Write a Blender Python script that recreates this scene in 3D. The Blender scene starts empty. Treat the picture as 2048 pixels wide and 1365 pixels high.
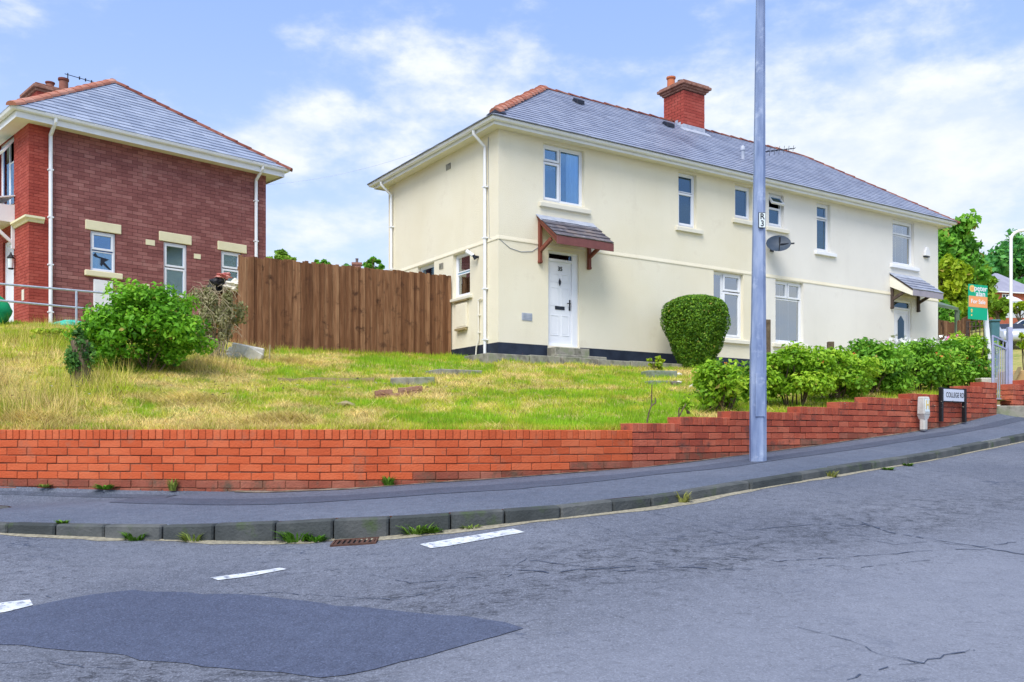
import bpy, bmesh, math, random
import numpy as np
from mathutils import Vector, Matrix
C = bpy.context.scene
random.seed(7)
# ------------------------------------------------------------------ camera, sky, sun
F, HY, CX = 1796.0, 873.0, 1024.0            # focal length, horizon row and centre column in photo pixels
cd = bpy.data.cameras.new('camera'); cam = bpy.data.objects.new('camera', cd); C.collection.objects.link(cam)
cd.sensor_width = 36; cd.lens = 36*F/2048; cd.shift_y = (HY-682.5)/2048; cd.clip_end = 2000
cam.rotation_euler = (math.radians(90), 0, 0); C.camera = cam
C.view_settings.view_transform = 'Standard'; C.view_settings.look = 'None'
C.view_settings.exposure = 0.74; C.view_settings.gamma = 1
SUN_EL, SUN_AZ = math.radians(52), math.radians(200)      # azimuth clockwise from +Y
w = bpy.data.worlds.new('World'); C.world = w; w.use_nodes = True
nt = w.node_tree; N = nt.nodes; L = nt.links; N.clear()
def wn(t, **k):
    n = N.new(t)
    for a, b in k.items(): setattr(n, a, b)
    return n
def wm(op, a, b=None, c=None, clamp=False):
    n = wn('ShaderNodeMath', operation=op, use_clamp=clamp)
    for i, v in enumerate((a, b, c)):
        if v is None: continue
        if isinstance(v, (int, float)): n.inputs[i].default_value = v
        else: L.new(v, n.inputs[i])
    return n.outputs[0]
def mixc(f, a, b):
    n = wn('ShaderNodeMix', data_type='RGBA')
    for i, v in ((0, f), (6, a), (7, b)):
        if isinstance(v, (int, float)): n.inputs[i].default_value = v
        elif isinstance(v, tuple): n.inputs[i].default_value = v
        else: L.new(v, n.inputs[i])
    return n.outputs[2]
sky = wn('ShaderNodeTexSky', sky_type='NISHITA', sun_disc=False, sun_elevation=SUN_EL, sun_rotation=SUN_AZ)
sky.air_density = 1.0; sky.dust_density = 0.6; sky.ozone_density = 2.0
tc = wn('ShaderNodeTexCoord')
sep = wn('ShaderNodeSeparateXYZ'); L.new(tc.outputs['Generated'], sep.inputs[0])
dx, dy, dz = sep.outputs
zz = wm('MAXIMUM', dz, 0.0)
den = wm('ADD', zz, 0.16)
cmb = wn('ShaderNodeCombineXYZ')
L.new(dx, cmb.inputs[0]); L.new(dy, cmb.inputs[1]); L.new(wm('MULTIPLY', dz, 2.1), cmb.inputs[2])
mp = wn('ShaderNodeMapping'); mp.inputs['Location'].default_value = (3.1, 1.7, 0.4); mp.inputs['Scale'].default_value = (1.0, 1.0, 1.0)
L.new(cmb.outputs[0], mp.inputs[0])
no = wn('ShaderNodeTexNoise'); no.inputs['Scale'].default_value = 3.6; no.inputs['Detail'].default_value = 9
no.inputs['Roughness'].default_value = 0.56; no.inputs['Distortion'].default_value = 0.35
L.new(mp.outputs[0], no.inputs['Vector'])
no2 = wn('ShaderNodeTexNoise'); no2.inputs['Scale'].default_value = 11.0; no2.inputs['Detail'].default_value = 7; no2.inputs['Roughness'].default_value = 0.6
L.new(mp.outputs[0], no2.inputs['Vector'])
def lump(x0, z0, sx, sz, amp):      # a bank of cloud towards one direction of the real sky
    gx = wm('DIVIDE', wm('SUBTRACT', wm('DIVIDE', dx, wm('MAXIMUM', dy, 0.05)), x0), sx)
    gz = wm('DIVIDE', wm('SUBTRACT', wm('DIVIDE', dz, wm('MAXIMUM', dy, 0.05)), z0), sz)
    r2 = wm('ADD', wm('MULTIPLY', gx, gx), wm('MULTIPLY', gz, gz))
    e = wm('MULTIPLY', wm('EXPONENT', wm('MULTIPLY', r2, -1.0)), amp)
    return wm('MULTIPLY', e, wm('GREATER_THAN', dy, 0.05))
dens = wm('ADD', no.outputs[0], wm('MULTIPLY', wm('SUBTRACT', no2.outputs[0], 0.5), 0.52))
for a in ((-0.09, 0.35, 0.17, 0.085, 0.22), (-0.28, 0.345, 0.10, 0.035, 0.10), (0.46, 0.33, 0.26, 0.13, 0.18), (-0.22, 0.47, 0.22, 0.045, -0.12),
          (-0.46, 0.40, 0.16, 0.10, -0.20), (0.06, 0.455, 0.13, 0.045, -0.13), (-0.33, 0.36, 0.05, 0.08, -0.05), (0.22, 0.475, 0.1, 0.03, -0.08)):
    dens = wm('ADD', dens, lump(*a))
dens = wm('ADD', dens, wm('MULTIPLY', wm('POWER', wm('SUBTRACT', 1.0, zz), 6.0), 0.16))
mask = wn('ShaderNodeMapRange', interpolation_type='SMOOTHSTEP'); mask.inputs[1].default_value = 0.445; mask.inputs[2].default_value = 0.75
L.new(dens, mask.inputs[0])
skyc = wn('ShaderNodeVectorMath', operation='SCALE'); L.new(sky.outputs[0], skyc.inputs[0]); skyc.inputs['Scale'].default_value = 0.12
lift = mixc(0.50, skyc.outputs[0], (0.29, 0.42, 0.80, 1))
shade = wn('ShaderNodeMapRange'); shade.inputs[1].default_value = 0.40; shade.inputs[2].default_value = 0.62
L.new(no2.outputs[0], shade.inputs[0])
cloud = mixc(shade.outputs[0], (0.47, 0.53, 0.62, 1), (0.62, 0.64, 0.66, 1))
colr = mixc(wm('MULTIPLY', mask.outputs[0], 0.93), lift, cloud)
hz = wm('POWER', wm('SUBTRACT', 1.0, wm('MINIMUM', wm('MULTIPLY', zz, 2.2), 1.0)), 1.6)
colr = mixc(wm('MULTIPLY', hz, 0.85, clamp=True), colr, (0.57, 0.60, 0.65, 1))
bg = wn('ShaderNodeBackground'); L.new(colr, bg.inputs[0]); bg.inputs[1].default_value = 1.0
wo = wn('ShaderNodeOutputWorld'); L.new(bg.outputs[0], wo.inputs[0])
sl = bpy.data.lights.new('sun', 'SUN'); sl.energy = 2.4; sl.angle = math.radians(36); sl.color = (1.0, 0.955, 0.88)
so = bpy.data.objects.new('sun', sl); C.collection.objects.link(so)
sd = Vector((math.sin(SUN_AZ)*math.cos(SUN_EL), math.cos(SUN_AZ)*math.cos(SUN_EL), math.sin(SUN_EL)))
so.rotation_euler = sd.to_track_quat('Z', 'Y').to_euler()
C.cycles.max_bounces = 8; C.cycles.transparent_max_bounces = 16

# ------------------------------------------------------------------ materials
def mat(name, c1, c2=None, scale=6, rough=.8, bump=0, bscale=60, island=False, c3=None, detail=6, spec=.3, attr=None, contrast=(.35, .65), translucent=0, metal=0, bdist=.01, stretch=None, dirt=None, streak=None):
    m = bpy.data.materials.new(name); m.use_nodes = True
    t = m.node_tree; n = t.nodes; l = t.links
    p = n['Principled BSDF']; p.inputs['Roughness'].default_value = rough; p.inputs['Metallic'].default_value = metal
    p.inputs['Specular IOR Level'].default_value = spec
    tcx = n.new('ShaderNodeTexCoord'); vec = tcx.outputs['Object']
    if stretch:
        mpn = n.new('ShaderNodeMapping'); mpn.inputs['Scale'].default_value = stretch; l.new(vec, mpn.inputs[0]); vec = mpn.outputs[0]
    c1 = tuple(c1)+(1,); col = None
    if attr:
        a = n.new('ShaderNodeAttribute'); a.attribute_name = attr; col = a.outputs['Color']
    elif c2 is not None:
        c2 = tuple(c2)+(1,)
        nz = n.new('ShaderNodeTexNoise'); nz.inputs['Scale'].default_value = scale; nz.inputs['Detail'].default_value = detail; l.new(vec, nz.inputs['Vector'])
        fac = nz.outputs[0]
        mr = n.new('ShaderNodeMapRange'); mr.inputs[1].default_value, mr.inputs[2].default_value = contrast; l.new(fac, mr.inputs[0]); fac = mr.outputs[0]
        if island:
            g = n.new('ShaderNodeNewGeometry')
            x = n.new('ShaderNodeMath'); x.operation = 'MULTIPLY_ADD'; x.inputs[1].default_value = .35; l.new(fac, x.inputs[0])
            y = n.new('ShaderNodeMath'); y.operation = 'MULTIPLY'; y.inputs[1].default_value = .65; l.new(g.outputs['Random Per Island'], y.inputs[0]); l.new(y.outputs[0], x.inputs[2])
            fac = x.outputs[0]
        if c3 is not None:
            r = n.new('ShaderNodeValToRGB'); r.color_ramp.elements[0].color = c1; r.color_ramp.elements[1].color = tuple(c3)+(1,)
            e = r.color_ramp.elements.new(.5); e.color = c2; l.new(fac, r.inputs[0]); col = r.outputs[0]
        else:
            mx = n.new('ShaderNodeMix'); mx.data_type = 'RGBA'; mx.inputs[6].default_value = c1; mx.inputs[7].default_value = c2; l.new(fac, mx.inputs[0]); col = mx.outputs[2]
    if dirt:       # stains with a shape of their own: (colour, scale, low, high)
        dc, dsc, lo, hi = dirt
        nz = n.new('ShaderNodeTexNoise'); nz.inputs['Scale'].default_value = dsc; nz.inputs['Detail'].default_value = 8; nz.inputs['Roughness'].default_value = .65; l.new(tcx.outputs['Object'], nz.inputs['Vector'])
        mr = n.new('ShaderNodeMapRange'); mr.inputs[1].default_value = lo; mr.inputs[2].default_value = hi; l.new(nz.outputs[0], mr.inputs[0])
        mx = n.new('ShaderNodeMix'); mx.data_type = 'RGBA'; mx.inputs[7].default_value = tuple(dc)+(1,); l.new(mr.outputs[0], mx.inputs[0])
        if col is None: mx.inputs[6].default_value = c1
        else: l.new(col, mx.inputs[6])
        col = mx.outputs[2]
    if streak:     # rain streaks running down the render
        sc_, lo, hi, amt = streak; ms_ = n.new('ShaderNodeMapping'); ms_.inputs['Scale'].default_value = (sc_, sc_, .45); l.new(tcx.outputs['Object'], ms_.inputs[0])
        nz = n.new('ShaderNodeTexNoise'); nz.inputs['Scale'].default_value = 1; nz.inputs['Detail'].default_value = 7; nz.inputs['Roughness'].default_value = .7; l.new(ms_.outputs[0], nz.inputs['Vector'])
        mr = n.new('ShaderNodeMapRange'); mr.inputs[1].default_value = lo; mr.inputs[2].default_value = hi; mr.inputs[4].default_value = amt; l.new(nz.outputs[0], mr.inputs[0])
        mx = n.new('ShaderNodeMix'); mx.data_type = 'RGBA'; mx.inputs[7].default_value = tuple(x*.62 for x in c1[:3])+(1,); l.new(mr.outputs[0], mx.inputs[0]); l.new(col, mx.inputs[6]); col = mx.outputs[2]
    if col is None: p.inputs['Base Color'].default_value = c1
    else: l.new(col, p.inputs['Base Color'])
    if bump:
        b = n.new('ShaderNodeBump'); b.inputs['Strength'].default_value = bump; b.inputs['Distance'].default_value = bdist
        nb = n.new('ShaderNodeTexNoise'); nb.inputs['Scale'].default_value = bscale; nb.inputs['Detail'].default_value = 4; l.new(vec, nb.inputs['Vector'])
        l.new(nb.outputs[0], b.inputs['Height']); l.new(b.outputs[0], p.inputs['Normal'])
    if translucent:
        tr = n.new('ShaderNodeBsdfTranslucent'); ms = n.new('ShaderNodeMixShader'); ms.inputs[0].default_value = translucent
        if col is None: tr.inputs[0].default_value = c1
        else: l.new(col, tr.inputs[0])
        l.new(p.outputs[0], ms.inputs[1]); l.new(tr.outputs[0], ms.inputs[2]); l.new(ms.outputs[0], n['Material Output'].inputs[0])
    return m
def glass_mat(name, tint, refl=.25, rough=.02):
    m = bpy.data.materials.new(name); m.use_nodes = True
    t = m.node_tree; n = t.nodes; l = t.links; n.remove(n['Principled BSDF'])
    tr = n.new('ShaderNodeBsdfTransparent'); tr.inputs[0].default_value = tuple(tint)+(1,)
    gl = n.new('ShaderNodeBsdfGlossy'); gl.inputs[0].default_value = (.92, .97, 1, 1) if refl > .3 else (.50, .76, 1, 1); gl.inputs['Roughness'].default_value = rough
    fr = n.new('ShaderNodeFresnel'); fr.inputs[0].default_value = 1.5
    ad = n.new('ShaderNodeMath'); ad.operation = 'ADD'; ad.use_clamp = True; ad.inputs[1].default_value = refl; l.new(fr.outputs[0], ad.inputs[0])
    ms = n.new('ShaderNodeMixShader'); l.new(ad.outputs[0], ms.inputs[0]); l.new(tr.outputs[0], ms.inputs[1]); l.new(gl.outputs[0], ms.inputs[2]); l.new(ms.outputs[0], n['Material Output'].inputs[0])
    return m
def road_mat(name, c1, c2, crack, band=None):
    m = bpy.data.materials.new(name); m.use_nodes = True
    t = m.node_tree; n = t.nodes; l = t.links
    p = n['Principled BSDF']; p.inputs['Roughness'].default_value = .78; p.inputs['Specular IOR Level'].default_value = .25
    o = n.new('ShaderNodeTexCoord').outputs['Object']
    def noise(s, d=6, r=.5, v=o):
        x = n.new('ShaderNodeTexNoise'); x.inputs['Scale'].default_value = s; x.inputs['Detail'].default_value = d; x.inputs['Roughness'].default_value = r; l.new(v, x.inputs['Vector']); return x
    def rng(v, a, b, c=0, d=1):
        x = n.new('ShaderNodeMapRange'); x.inputs[1].default_value = a; x.inputs[2].default_value = b; x.inputs[3].default_value = c; x.inputs[4].default_value = d; l.new(v, x.inputs[0]); return x.outputs[0]
    def mix(f, a, b):
        x = n.new('ShaderNodeMix'); x.data_type = 'RGBA'
        for i, v in ((0, f), (6, a), (7, b)):
            if isinstance(v, tuple): x.inputs[i].default_value = v
            elif isinstance(v, (int, float)): x.inputs[i].default_value = v
            else: l.new(v, x.inputs[i])
        return x.outputs[2]
    def mul(a, b):
        x = n.new('ShaderNodeMath'); x.operation = 'MULTIPLY'; l.new(a, x.inputs[0])
        if isinstance(b, (int, float)): x.inputs[1].default_value = b
        else: l.new(b, x.inputs[1])
        return x.outputs[0]
    big = noise(.55, 5).outputs[0]; grit = noise(95, 3, .7).outputs[0]; blot = noise(9, 8, .7).outputs[0]
    c = mix(rng(big, .35, .65), tuple(c1)+(1,), tuple(c2)+(1,))
    c = mix(mul(rng(blot, .42, .66), .50), c, tuple(x*.62 for x in c1)+(1,))
    c = mix(mul(rng(grit, .50, .66), .55), c, tuple(x*.45 for x in c1)+(1,))
    g2 = noise(70, 2, .6).outputs[0]
    c = mix(mul(rng(g2, .60, .72), .45), c, tuple(min(.7, x*1.9) for x in c2)+(1,))
    pits = noise(22, 4, .75).outputs[0]
    c = mix(mul(rng(pits, .575, .67), .85 if crack else .30), c, tuple(x*.36 for x in c1)+(1,))
    if crack:
        mf = n.new('ShaderNodeMapping'); mf.inputs['Rotation'].default_value = (0, 0, -.55); mf.inputs['Scale'].default_value = (.8, 1.7, 1); l.new(o, mf.inputs[0])
        fl_ = noise(13, 7, .68, mf.outputs[0]).outputs[0]; area = rng(noise(.9, 4, .6).outputs[0], .40, .58)
        c = mix(mul(mul(rng(fl_, .575, .64), area), .75), c, tuple(x*.40 for x in c1)+(1,))
    agg = n.new('ShaderNodeTexVoronoi'); agg.inputs['Scale'].default_value = 130; l.new(o, agg.inputs['Vector'])
    sv = n.new('ShaderNodeSeparateColor'); l.new(agg.outputs['Color'], sv.inputs[0])
    c = mix(mul(rng(sv.outputs[0], .80, .9), .34), c, tuple(min(.7, x*1.7) for x in c2)+(1,)); c = mix(mul(rng(sv.outputs[1], .76, .86), .42), c, tuple(x*.45 for x in c1)+(1,))
    h = mul(grit, .6)
    if crack:
        dn = noise(2.2, 6, .65); sc = n.new('ShaderNodeVectorMath'); sc.operation = 'MULTIPLY_ADD'; sc.inputs[1].default_value = (.55, .55, .55); l.new(dn.outputs['Color'], sc.inputs[0]); l.new(o, sc.inputs[2])
        mp = n.new('ShaderNodeMapping'); mp.inputs['Rotation'].default_value = (0, 0, -.55); mp.inputs['Scale'].default_value = (.75, 2.2, 1); l.new(sc.outputs[0], mp.inputs[0])
        vo = n.new('ShaderNodeTexVoronoi'); vo.feature = 'DISTANCE_TO_EDGE'; vo.inputs['Scale'].default_value = 1.6; l.new(mp.outputs[0], vo.inputs['Vector'])
        ln = rng(vo.outputs['Distance'], 0, .035, 1, 0)
        mk = rng(noise(.8, 4, .6).outputs[0], .52, .64); br = rng(noise(5, 5, .6).outputs[0], .42, .56)
        k = mul(mul(ln, mk), br)
        c = mix(mul(k, .8), c, (.03, .045, .085, 1))
        ha = n.new('ShaderNodeMath'); ha.operation = 'SUBTRACT'; l.new(h, ha.inputs[0]); l.new(k, ha.inputs[1]); h = ha.outputs[0]
    if band:
        (ax_, ay_), (bx_, by_), wd_ = band; dl = math.hypot(bx_-ax_, by_-ay_); nxx, nyy = -(by_-ay_)/dl, (bx_-ax_)/dl
        dt = n.new('ShaderNodeVectorMath'); dt.operation = 'DOT_PRODUCT'; dt.inputs[1].default_value = (nxx, nyy, 0); l.new(o, dt.inputs[0])
        sb = n.new('ShaderNodeMath'); sb.operation = 'SUBTRACT'; sb.inputs[1].default_value = nxx*ax_+nyy*ay_; l.new(dt.outputs['Value'], sb.inputs[0])
        wv = n.new('ShaderNodeMath'); wv.operation = 'MULTIPLY_ADD'; wv.inputs[1].default_value = .9; wv.inputs[2].default_value = -.45; l.new(noise(.9, 4, .6).outputs[0], wv.inputs[0])
        ad = n.new('ShaderNodeMath'); ad.operation = 'ADD'; l.new(sb.outputs[0], ad.inputs[0]); l.new(wv.outputs[0], ad.inputs[1])
        ab = n.new('ShaderNodeMath'); ab.operation = 'ABSOLUTE'; l.new(ad.outputs[0], ab.inputs[0])
        bm_ = rng(ab.outputs[0], wd_*.25, wd_, 1, 0)
        mp2 = n.new('ShaderNodeMapping'); mp2.inputs['Rotation'].default_value = (0, 0, -math.atan2(by_-ay_, bx_-ax_)); mp2.inputs['Scale'].default_value = (1, 2.6, 1); l.new(o, mp2.inputs[0])
        fr1 = rng(noise(5, 8, .72, mp2.outputs[0]).outputs[0], .49, .58); fr2 = rng(noise(22, 6, .7, mp2.outputs[0]).outputs[0], .46, .56)
        k2 = mul(mul(fr1, fr2), bm_)
        c = mix(mul(k2, .85), c, tuple(x*.30 for x in c1)+(1,))
        v2 = n.new('ShaderNodeTexVoronoi'); v2.feature = 'DISTANCE_TO_EDGE'; v2.inputs['Scale'].default_value = 3.4; sc2 = n.new('ShaderNodeVectorMath'); sc2.operation = 'MULTIPLY_ADD'; sc2.inputs[1].default_value = (.35, .35, .35); l.new(noise(4.5, 6, .7).outputs['Color'], sc2.inputs[0]); l.new(mp2.outputs[0], sc2.inputs[2]); l.new(sc2.outputs[0], v2.inputs['Vector'])
        k3 = mul(mul(rng(v2.outputs['Distance'], 0, .045, 1, 0), bm_), rng(noise(9, 4, .6).outputs[0], .44, .56))
        c = mix(mul(k3, .95), c, tuple(x*.28 for x in c1)+(1,))
        ng = n.new('ShaderNodeMath'); ng.operation = 'MULTIPLY'; ng.inputs[1].default_value = -1; l.new(ad.outputs[0], ng.inputs[0])
        c = mix(mul(rng(ng.outputs[0], wd_*.3, wd_*1.6, 0, 1), .38), c, tuple(min(.6, x*1.45) for x in c2)+(1,))
    l.new(c, p.inputs['Base Color'])
    b = n.new('ShaderNodeBump'); b.inputs['Strength'].default_value = .55; b.inputs['Distance'].default_value = .012; l.new(h, b.inputs['Height']); l.new(b.outputs[0], p.inputs['Normal'])
    return m
M = {}
M['road'] = road_mat('old_asphalt', (.124, .137, .174), (.182, .195, .232), True, band=((-.6, 4.9), (4.2, 7.9), .85))
M['patch'] = road_mat('new_asphalt', (.076, .092, .145), (.092, .110, .166), False)
M['pave'] = road_mat('pavement_tarmac', (.10, .12, .165), (.15, .17, .215), False)
M['paint'] = mat('road_paint', (.68, .70, .72), (.50, .53, .56), 14, .7, .3, 90, dirt=((.20, .22, .28), 22, .52, .62))
M['kerb'] = mat('kerb_stone', (.028, .034, .034), (.062, .070, .070), 5, .9, .8, 45, c3=(.13, .135, .13), island=True, dirt=((.055, .085, .03), 3.2, .55, .7))
M['crack'] = mat('crack_tar', (.040, .052, .088), (.075, .095, .14), 20, .9)
M['grit'] = mat('gutter_grit', (.36, .33, .24), (.22, .2, .15), 30, .95, .5, 120)
M['soil'] = mat('lawn_soil', (.26, .29, .045), (.46, .38, .13), 2.0, .95, .7, 30, c3=(.16, .24, .025), bdist=.03)
M['hill'] = mat('hill_grass', (.16, .2, .05), (.33, .27, .10), .12, .95, c3=(.14, .2, .04))
M['grass'] = mat('grass_blades', (0, 0, 0), attr='col', rough=.75, translucent=.25, spec=.15)
M['brick_orange'] = mat('orange_painted_brick', (.45, .078, .024), (.54, .104, .034), 3, .8, .7, 55, island=True, c3=(.60, .15, .06), dirt=((.38, .13, .07), 5, .56, .76))
M['brick_red'] = mat('weathered_red_brick', (.28, .054, .032), (.40, .085, .045), 3, .9, .9, 45, island=True, c3=(.52, .15, .085), dirt=((.14, .06, .045), 5, .54, .72))
M['mortar'] = mat('dark_mortar', (.16, .050, .028), (.34, .15, .09), 4, .95, .5, 80, contrast=(.40, .70))
M['mortar_red'] = mat('red_mortar', (.07, .028, .02), (.16, .085, .065), 5, .95, .5, 80, contrast=(.45, .75))
M['brick_brown'] = mat('brown_house_brick', (.20, .070, .064), (.265, .098, .089), 2, .85, .5, 40, island=True, c3=(.37, .165, .145), dirt=((.36, .19, .165), 3, .58, .78))
M['brick_quoin'] = mat('bright_red_brick', (.30, .050, .036), (.37, .066, .046), 2, .85, .5, 40, island=True, c3=(.43, .095, .068))
M['mortar_house'] = mat('house_mortar', (.09, .036, .035), (.14, .06, .057), 3, .95)
M['mortar_quoin'] = mat('quoin_mortar', (.24, .035, .026), (.30, .05, .035), 3, .95)
M['cream'] = mat('cream_render', (.80, .735, .56), (.845, .79, .63), .7, .9, .8, 60, bdist=.014, dirt=((.70, .62, .46), 1.4, .58, .85), streak=(2.1, .54, .80, .15))
M['offwhite'] = mat('off_white_render', (.775, .75, .69), (.825, .80, .74), .7, .9, .8, 60, bdist=.014, dirt=((.68, .64, .58), 1.4, .58, .85), streak=(2.1, .54, .80, .14))
M['trim'] = mat('white_trim', (.84, .86, .90), (.80, .81, .83), 4, .5)
M['soffit'] = mat('soffit_board', (.82, .79, .70), (.77, .74, .65), 2, .6)
M['upvc'] = mat('white_upvc', (.82, .84, .88), (.78, .80, .85), 3, .3, spec=.5)
M['sill'] = mat('painted_sill', (.76, .73, .62), (.70, .67, .56), 4, .8, .3, 60)
M['lintel'] = mat('cream_lintel', (.80, .74, .50), (.74, .68, .45), 3, .8, .3, 60)
M['plinth'] = mat('black_plinth_paint', (.012, .018, .035), (.025, .035, .06), 3, .6, .4, 50, dirt=((.20, .09, .09), 5, .66, .74))
M['slate'] = mat('roof_slate', (.24, .27, .36), (.30, .33, .42), 2.5, .38, .25, 30, island=True, c3=(.36, .39, .48), spec=.5, dirt=((.19, .205, .28), .55, .55, .75))
M['slate_pale'] = mat('pale_roof_slate', (.23, .27, .36), (.30, .345, .44), 2.5, .5, .25, 30, island=True, c3=(.38, .425, .52), spec=.5)
M['underlay'] = mat('roof_underlay', (.05, .055, .075), rough=.9)
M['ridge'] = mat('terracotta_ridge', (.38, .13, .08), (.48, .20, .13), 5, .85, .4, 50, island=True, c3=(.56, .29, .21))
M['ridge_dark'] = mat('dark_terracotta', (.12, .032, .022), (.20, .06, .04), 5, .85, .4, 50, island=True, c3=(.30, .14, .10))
M['stone_cap'] = mat('weathered_cap', (.22, .09, .06), (.34, .18, .13), 9, .9, .5, 40)
M['pot'] = mat('clay_pot', (.55, .19, .08), (.45, .13, .06), 5, .8)
M['pot_dark'] = mat('sooty_pot', (.10, .08, .08), (.2, .16, .15), 8, .8)
M['lead'] = mat('lead_flashing', (.45, .48, .55), (.32, .36, .44), 6, .5, .3, 30)
M['dark'] = mat('dark_plastic', (.018, .022, .035), rough=.45)
M['dish'] = mat('dish_grey', (.03, .05, .08), (.045, .065, .10), 6, .5)
M['wood_red'] = mat('stained_bracket', (.16, .045, .03), (.23, .07, .045), 14, .6, .4, 40, stretch=(1, 1, .2))
M['fascia_red'] = mat('painted_canopy_fascia', (.16, .055, .052), (.21, .075, .068), 5, .55, .2, 30)
M['fascia_grey'] = mat('grey_canopy_fascia', (.30, .28, .33), (.36, .33, .38), 5, .6)
M['bracket_dark'] = mat('dark_bracket', (.055, .04, .035), (.09, .065, .055), 9, .7)
M['slate_canopy'] = mat('canopy_slate', (.07, .07, .09), (.13, .12, .14), 7, .55, .4, 30, island=True, c3=(.21, .17, .16), dirt=((.30, .30, .33), 5, .6, .7))
M['fence'] = mat('fence_board', (.095, .038, .016), (.19, .085, .038), 5, .9, .7, 26, island=True, c3=(.36, .195, .10), stretch=(5, 5, .45), dirt=((.075, .032, .016), 4, .55, .68))
M['glass'] = glass_mat('window_glass', (.82, .90, .94), .16)
M['glass_dark'] = glass_mat('dark_glass', (.08, .1, .13), .06)
M['glass_net'] = glass_mat('net_window_glass', (.9, .95, .97), .34)
M['curtain'] = mat('net_curtain', (.93, .95, .96), (.86, .89, .91), 9, .9, stretch=(14, 14, .6))
M['blind_blue'] = mat('blue_blind', (.08, .20, .55), (.06, .16, .47), 5, .8)
M['teal'] = mat('frosted_teal', (.30, .66, .76), (.22, .54, .64), 4, .6)
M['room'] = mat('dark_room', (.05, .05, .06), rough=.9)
M['concrete'] = mat('old_concrete', (.17, .16, .13), (.30, .285, .235), 4, .95, .6, 40, c3=(.22, .24, .15), dirt=((.12, .13, .08), 5, .55, .7))
M['slab_green'] = mat('mossy_slab', (.17, .20, .15), (.27, .30, .25), 6, .95, .6, 40, dirt=((.10, .14, .04), 4, .5, .66))
M['timber'] = mat('grey_timber', (.28, .22, .11), (.36, .29, .15), 8, .9, .4, 40)
M['white_stone'] = mat('broken_plaster', (.80, .76, .66), (.62, .58, .47), 7, .9, .5, 30)
M['oldbrick'] = mat('edging_brick', (.15, .075, .045), (.28, .13, .085), 4, .9, .5, 50, island=True, c3=(.33, .2, .14))
M['steel_blue'] = mat('weathered_column_paint', (.145, .20, .345), (.215, .28, .44), 3, .5, .15, 40, c3=(.31, .38, .53), stretch=(3, 3, .7), dirt=((.46, .53, .66), 4, .56, .74), spec=.4)
M['galv'] = mat('galvanised_steel', (.50, .55, .62), (.38, .43, .50), 12, .4, metal=.4)
M['gate'] = mat('lavender_gate_paint', (.33, .35, .50), (.41, .43, .57), 6, .5)
M['plate'] = mat('sign_plate', (.62, .66, .74), (.56, .60, .68), 4, .4)
M['plate_white'] = mat('number_plate', (.72, .80, .80), rough=.4)
M['black'] = mat('black_paint', (.012, .012, .014), rough=.5)
M['green_sign'] = mat('green_sign', (.0, .40, .20), (.0, .37, .185), 3, .45)
M['orange_sign'] = mat('orange_sign', (.85, .36, .13), (.8, .33, .12), 3, .45)
M['white'] = mat('white_paint', (.82, .82, .82), (.77, .77, .78), 3, .5)
M['yellow'] = mat('yellow_enamel', (.75, .55, .16), rough=.5)
M['hyd'] = mat('hydrant_concrete', (.47, .46, .42), (.60, .59, .55), 8, .9, .4, 50)
M['rust'] = mat('rusty_iron', (.06, .03, .022), (.11, .055, .04), 15, .9, .5, 60)
M['bark'] = mat('bark', (.09, .065, .04), (.16, .12, .08), 12, .95, .6, 30)
M['twig'] = mat('dry_twig', (.36, .29, .18), (.5, .42, .28), 12, .9)
M['bag_teal'] = mat('turquoise_bag', (.02, .50, .40), (.03, .6, .5), 5, .35)
M['bag_green'] = mat('green_bag', (.0, .24, .09), (.01, .3, .12), 5, .4)
M['bag_pink'] = mat('pink_bag', (.55, .12, .10), (.62, .30, .26), 8, .6)
LEAF = {}
def leafm(name, a, b, c, tr=.34):
    m = mat(name, a, attr='col', rough=.55, translucent=tr, spec=.3); LEAF[name] = np.array([a, b, c]); return m
M['leaf_bush'] = leafm('bush_leaf', (.05, .19, .010), (.17, .44, .020), (.38, .68, .05))
M['leaf_rose'] = leafm('rose_leaf', (.09, .25, .015), (.30, .54, .025), (.58, .76, .07))
M['leaf_rose_dark'] = leafm('rose_leaf_dark', (.06, .20, .02), (.20, .46, .03), (.42, .68, .07))
M['leaf_topiary'] = leafm('topiary_leaf', (.03, .11, .006), (.10, .24, .012), (.24, .42, .025), .15)
M['leaf_dry'] = leafm('dry_leaf', (.20, .20, .07), (.34, .34, .15), (.48, .44, .27))
M['leaf_ivy'] = leafm('ivy_leaf', (.03, .10, .025), (.08, .22, .035), (.2, .40, .06))
M['leaf_tree'] = leafm('tree_leaf', (.05, .19, .03), (.16, .42, .04), (.34, .64, .07))
M['leaf_tree2'] = leafm('blue_green_leaf', (.05, .21, .07), (.11, .38, .08), (.24, .54, .11))
M['leaf_yellow'] = leafm('yellow_green_leaf', (.16, .32, .015), (.34, .48, .02), (.54, .62, .035))
M['leaf_olive'] = leafm('olive_leaf', (.10, .21, .02), (.22, .40, .03), (.38, .56, .05))
M['flower_white'] = mat('white_petals', (.82, .82, .8), rough=.6)
M['flower_pink'] = mat('pink_petals', (.8, .22, .42), rough=.6)
M['flower_orange'] = mat('orange_hips', (.75, .20, .06), rough=.6)
M['car_silver'] = mat('silver_car_paint', (.55, .58, .66), rough=.3, metal=.3, spec=.6)
M['car_white'] = mat('white_car_paint', (.78, .80, .82), rough=.3, spec=.6)
M['tyre'] = mat('tyre', (.015, .015, .016), rough=.9)
M['brown_box'] = mat('tan_panel', (.46, .30, .13), (.52, .36, .17), 4, .8)
M['bin_teal'] = mat('dark_teal_bin', (.05, .14, .17), (.07, .17, .2), 4, .5)
M['far_brick'] = mat('far_red_brick', (.34, .09, .05), (.42, .13, .075), 1.5, .9)
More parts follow.
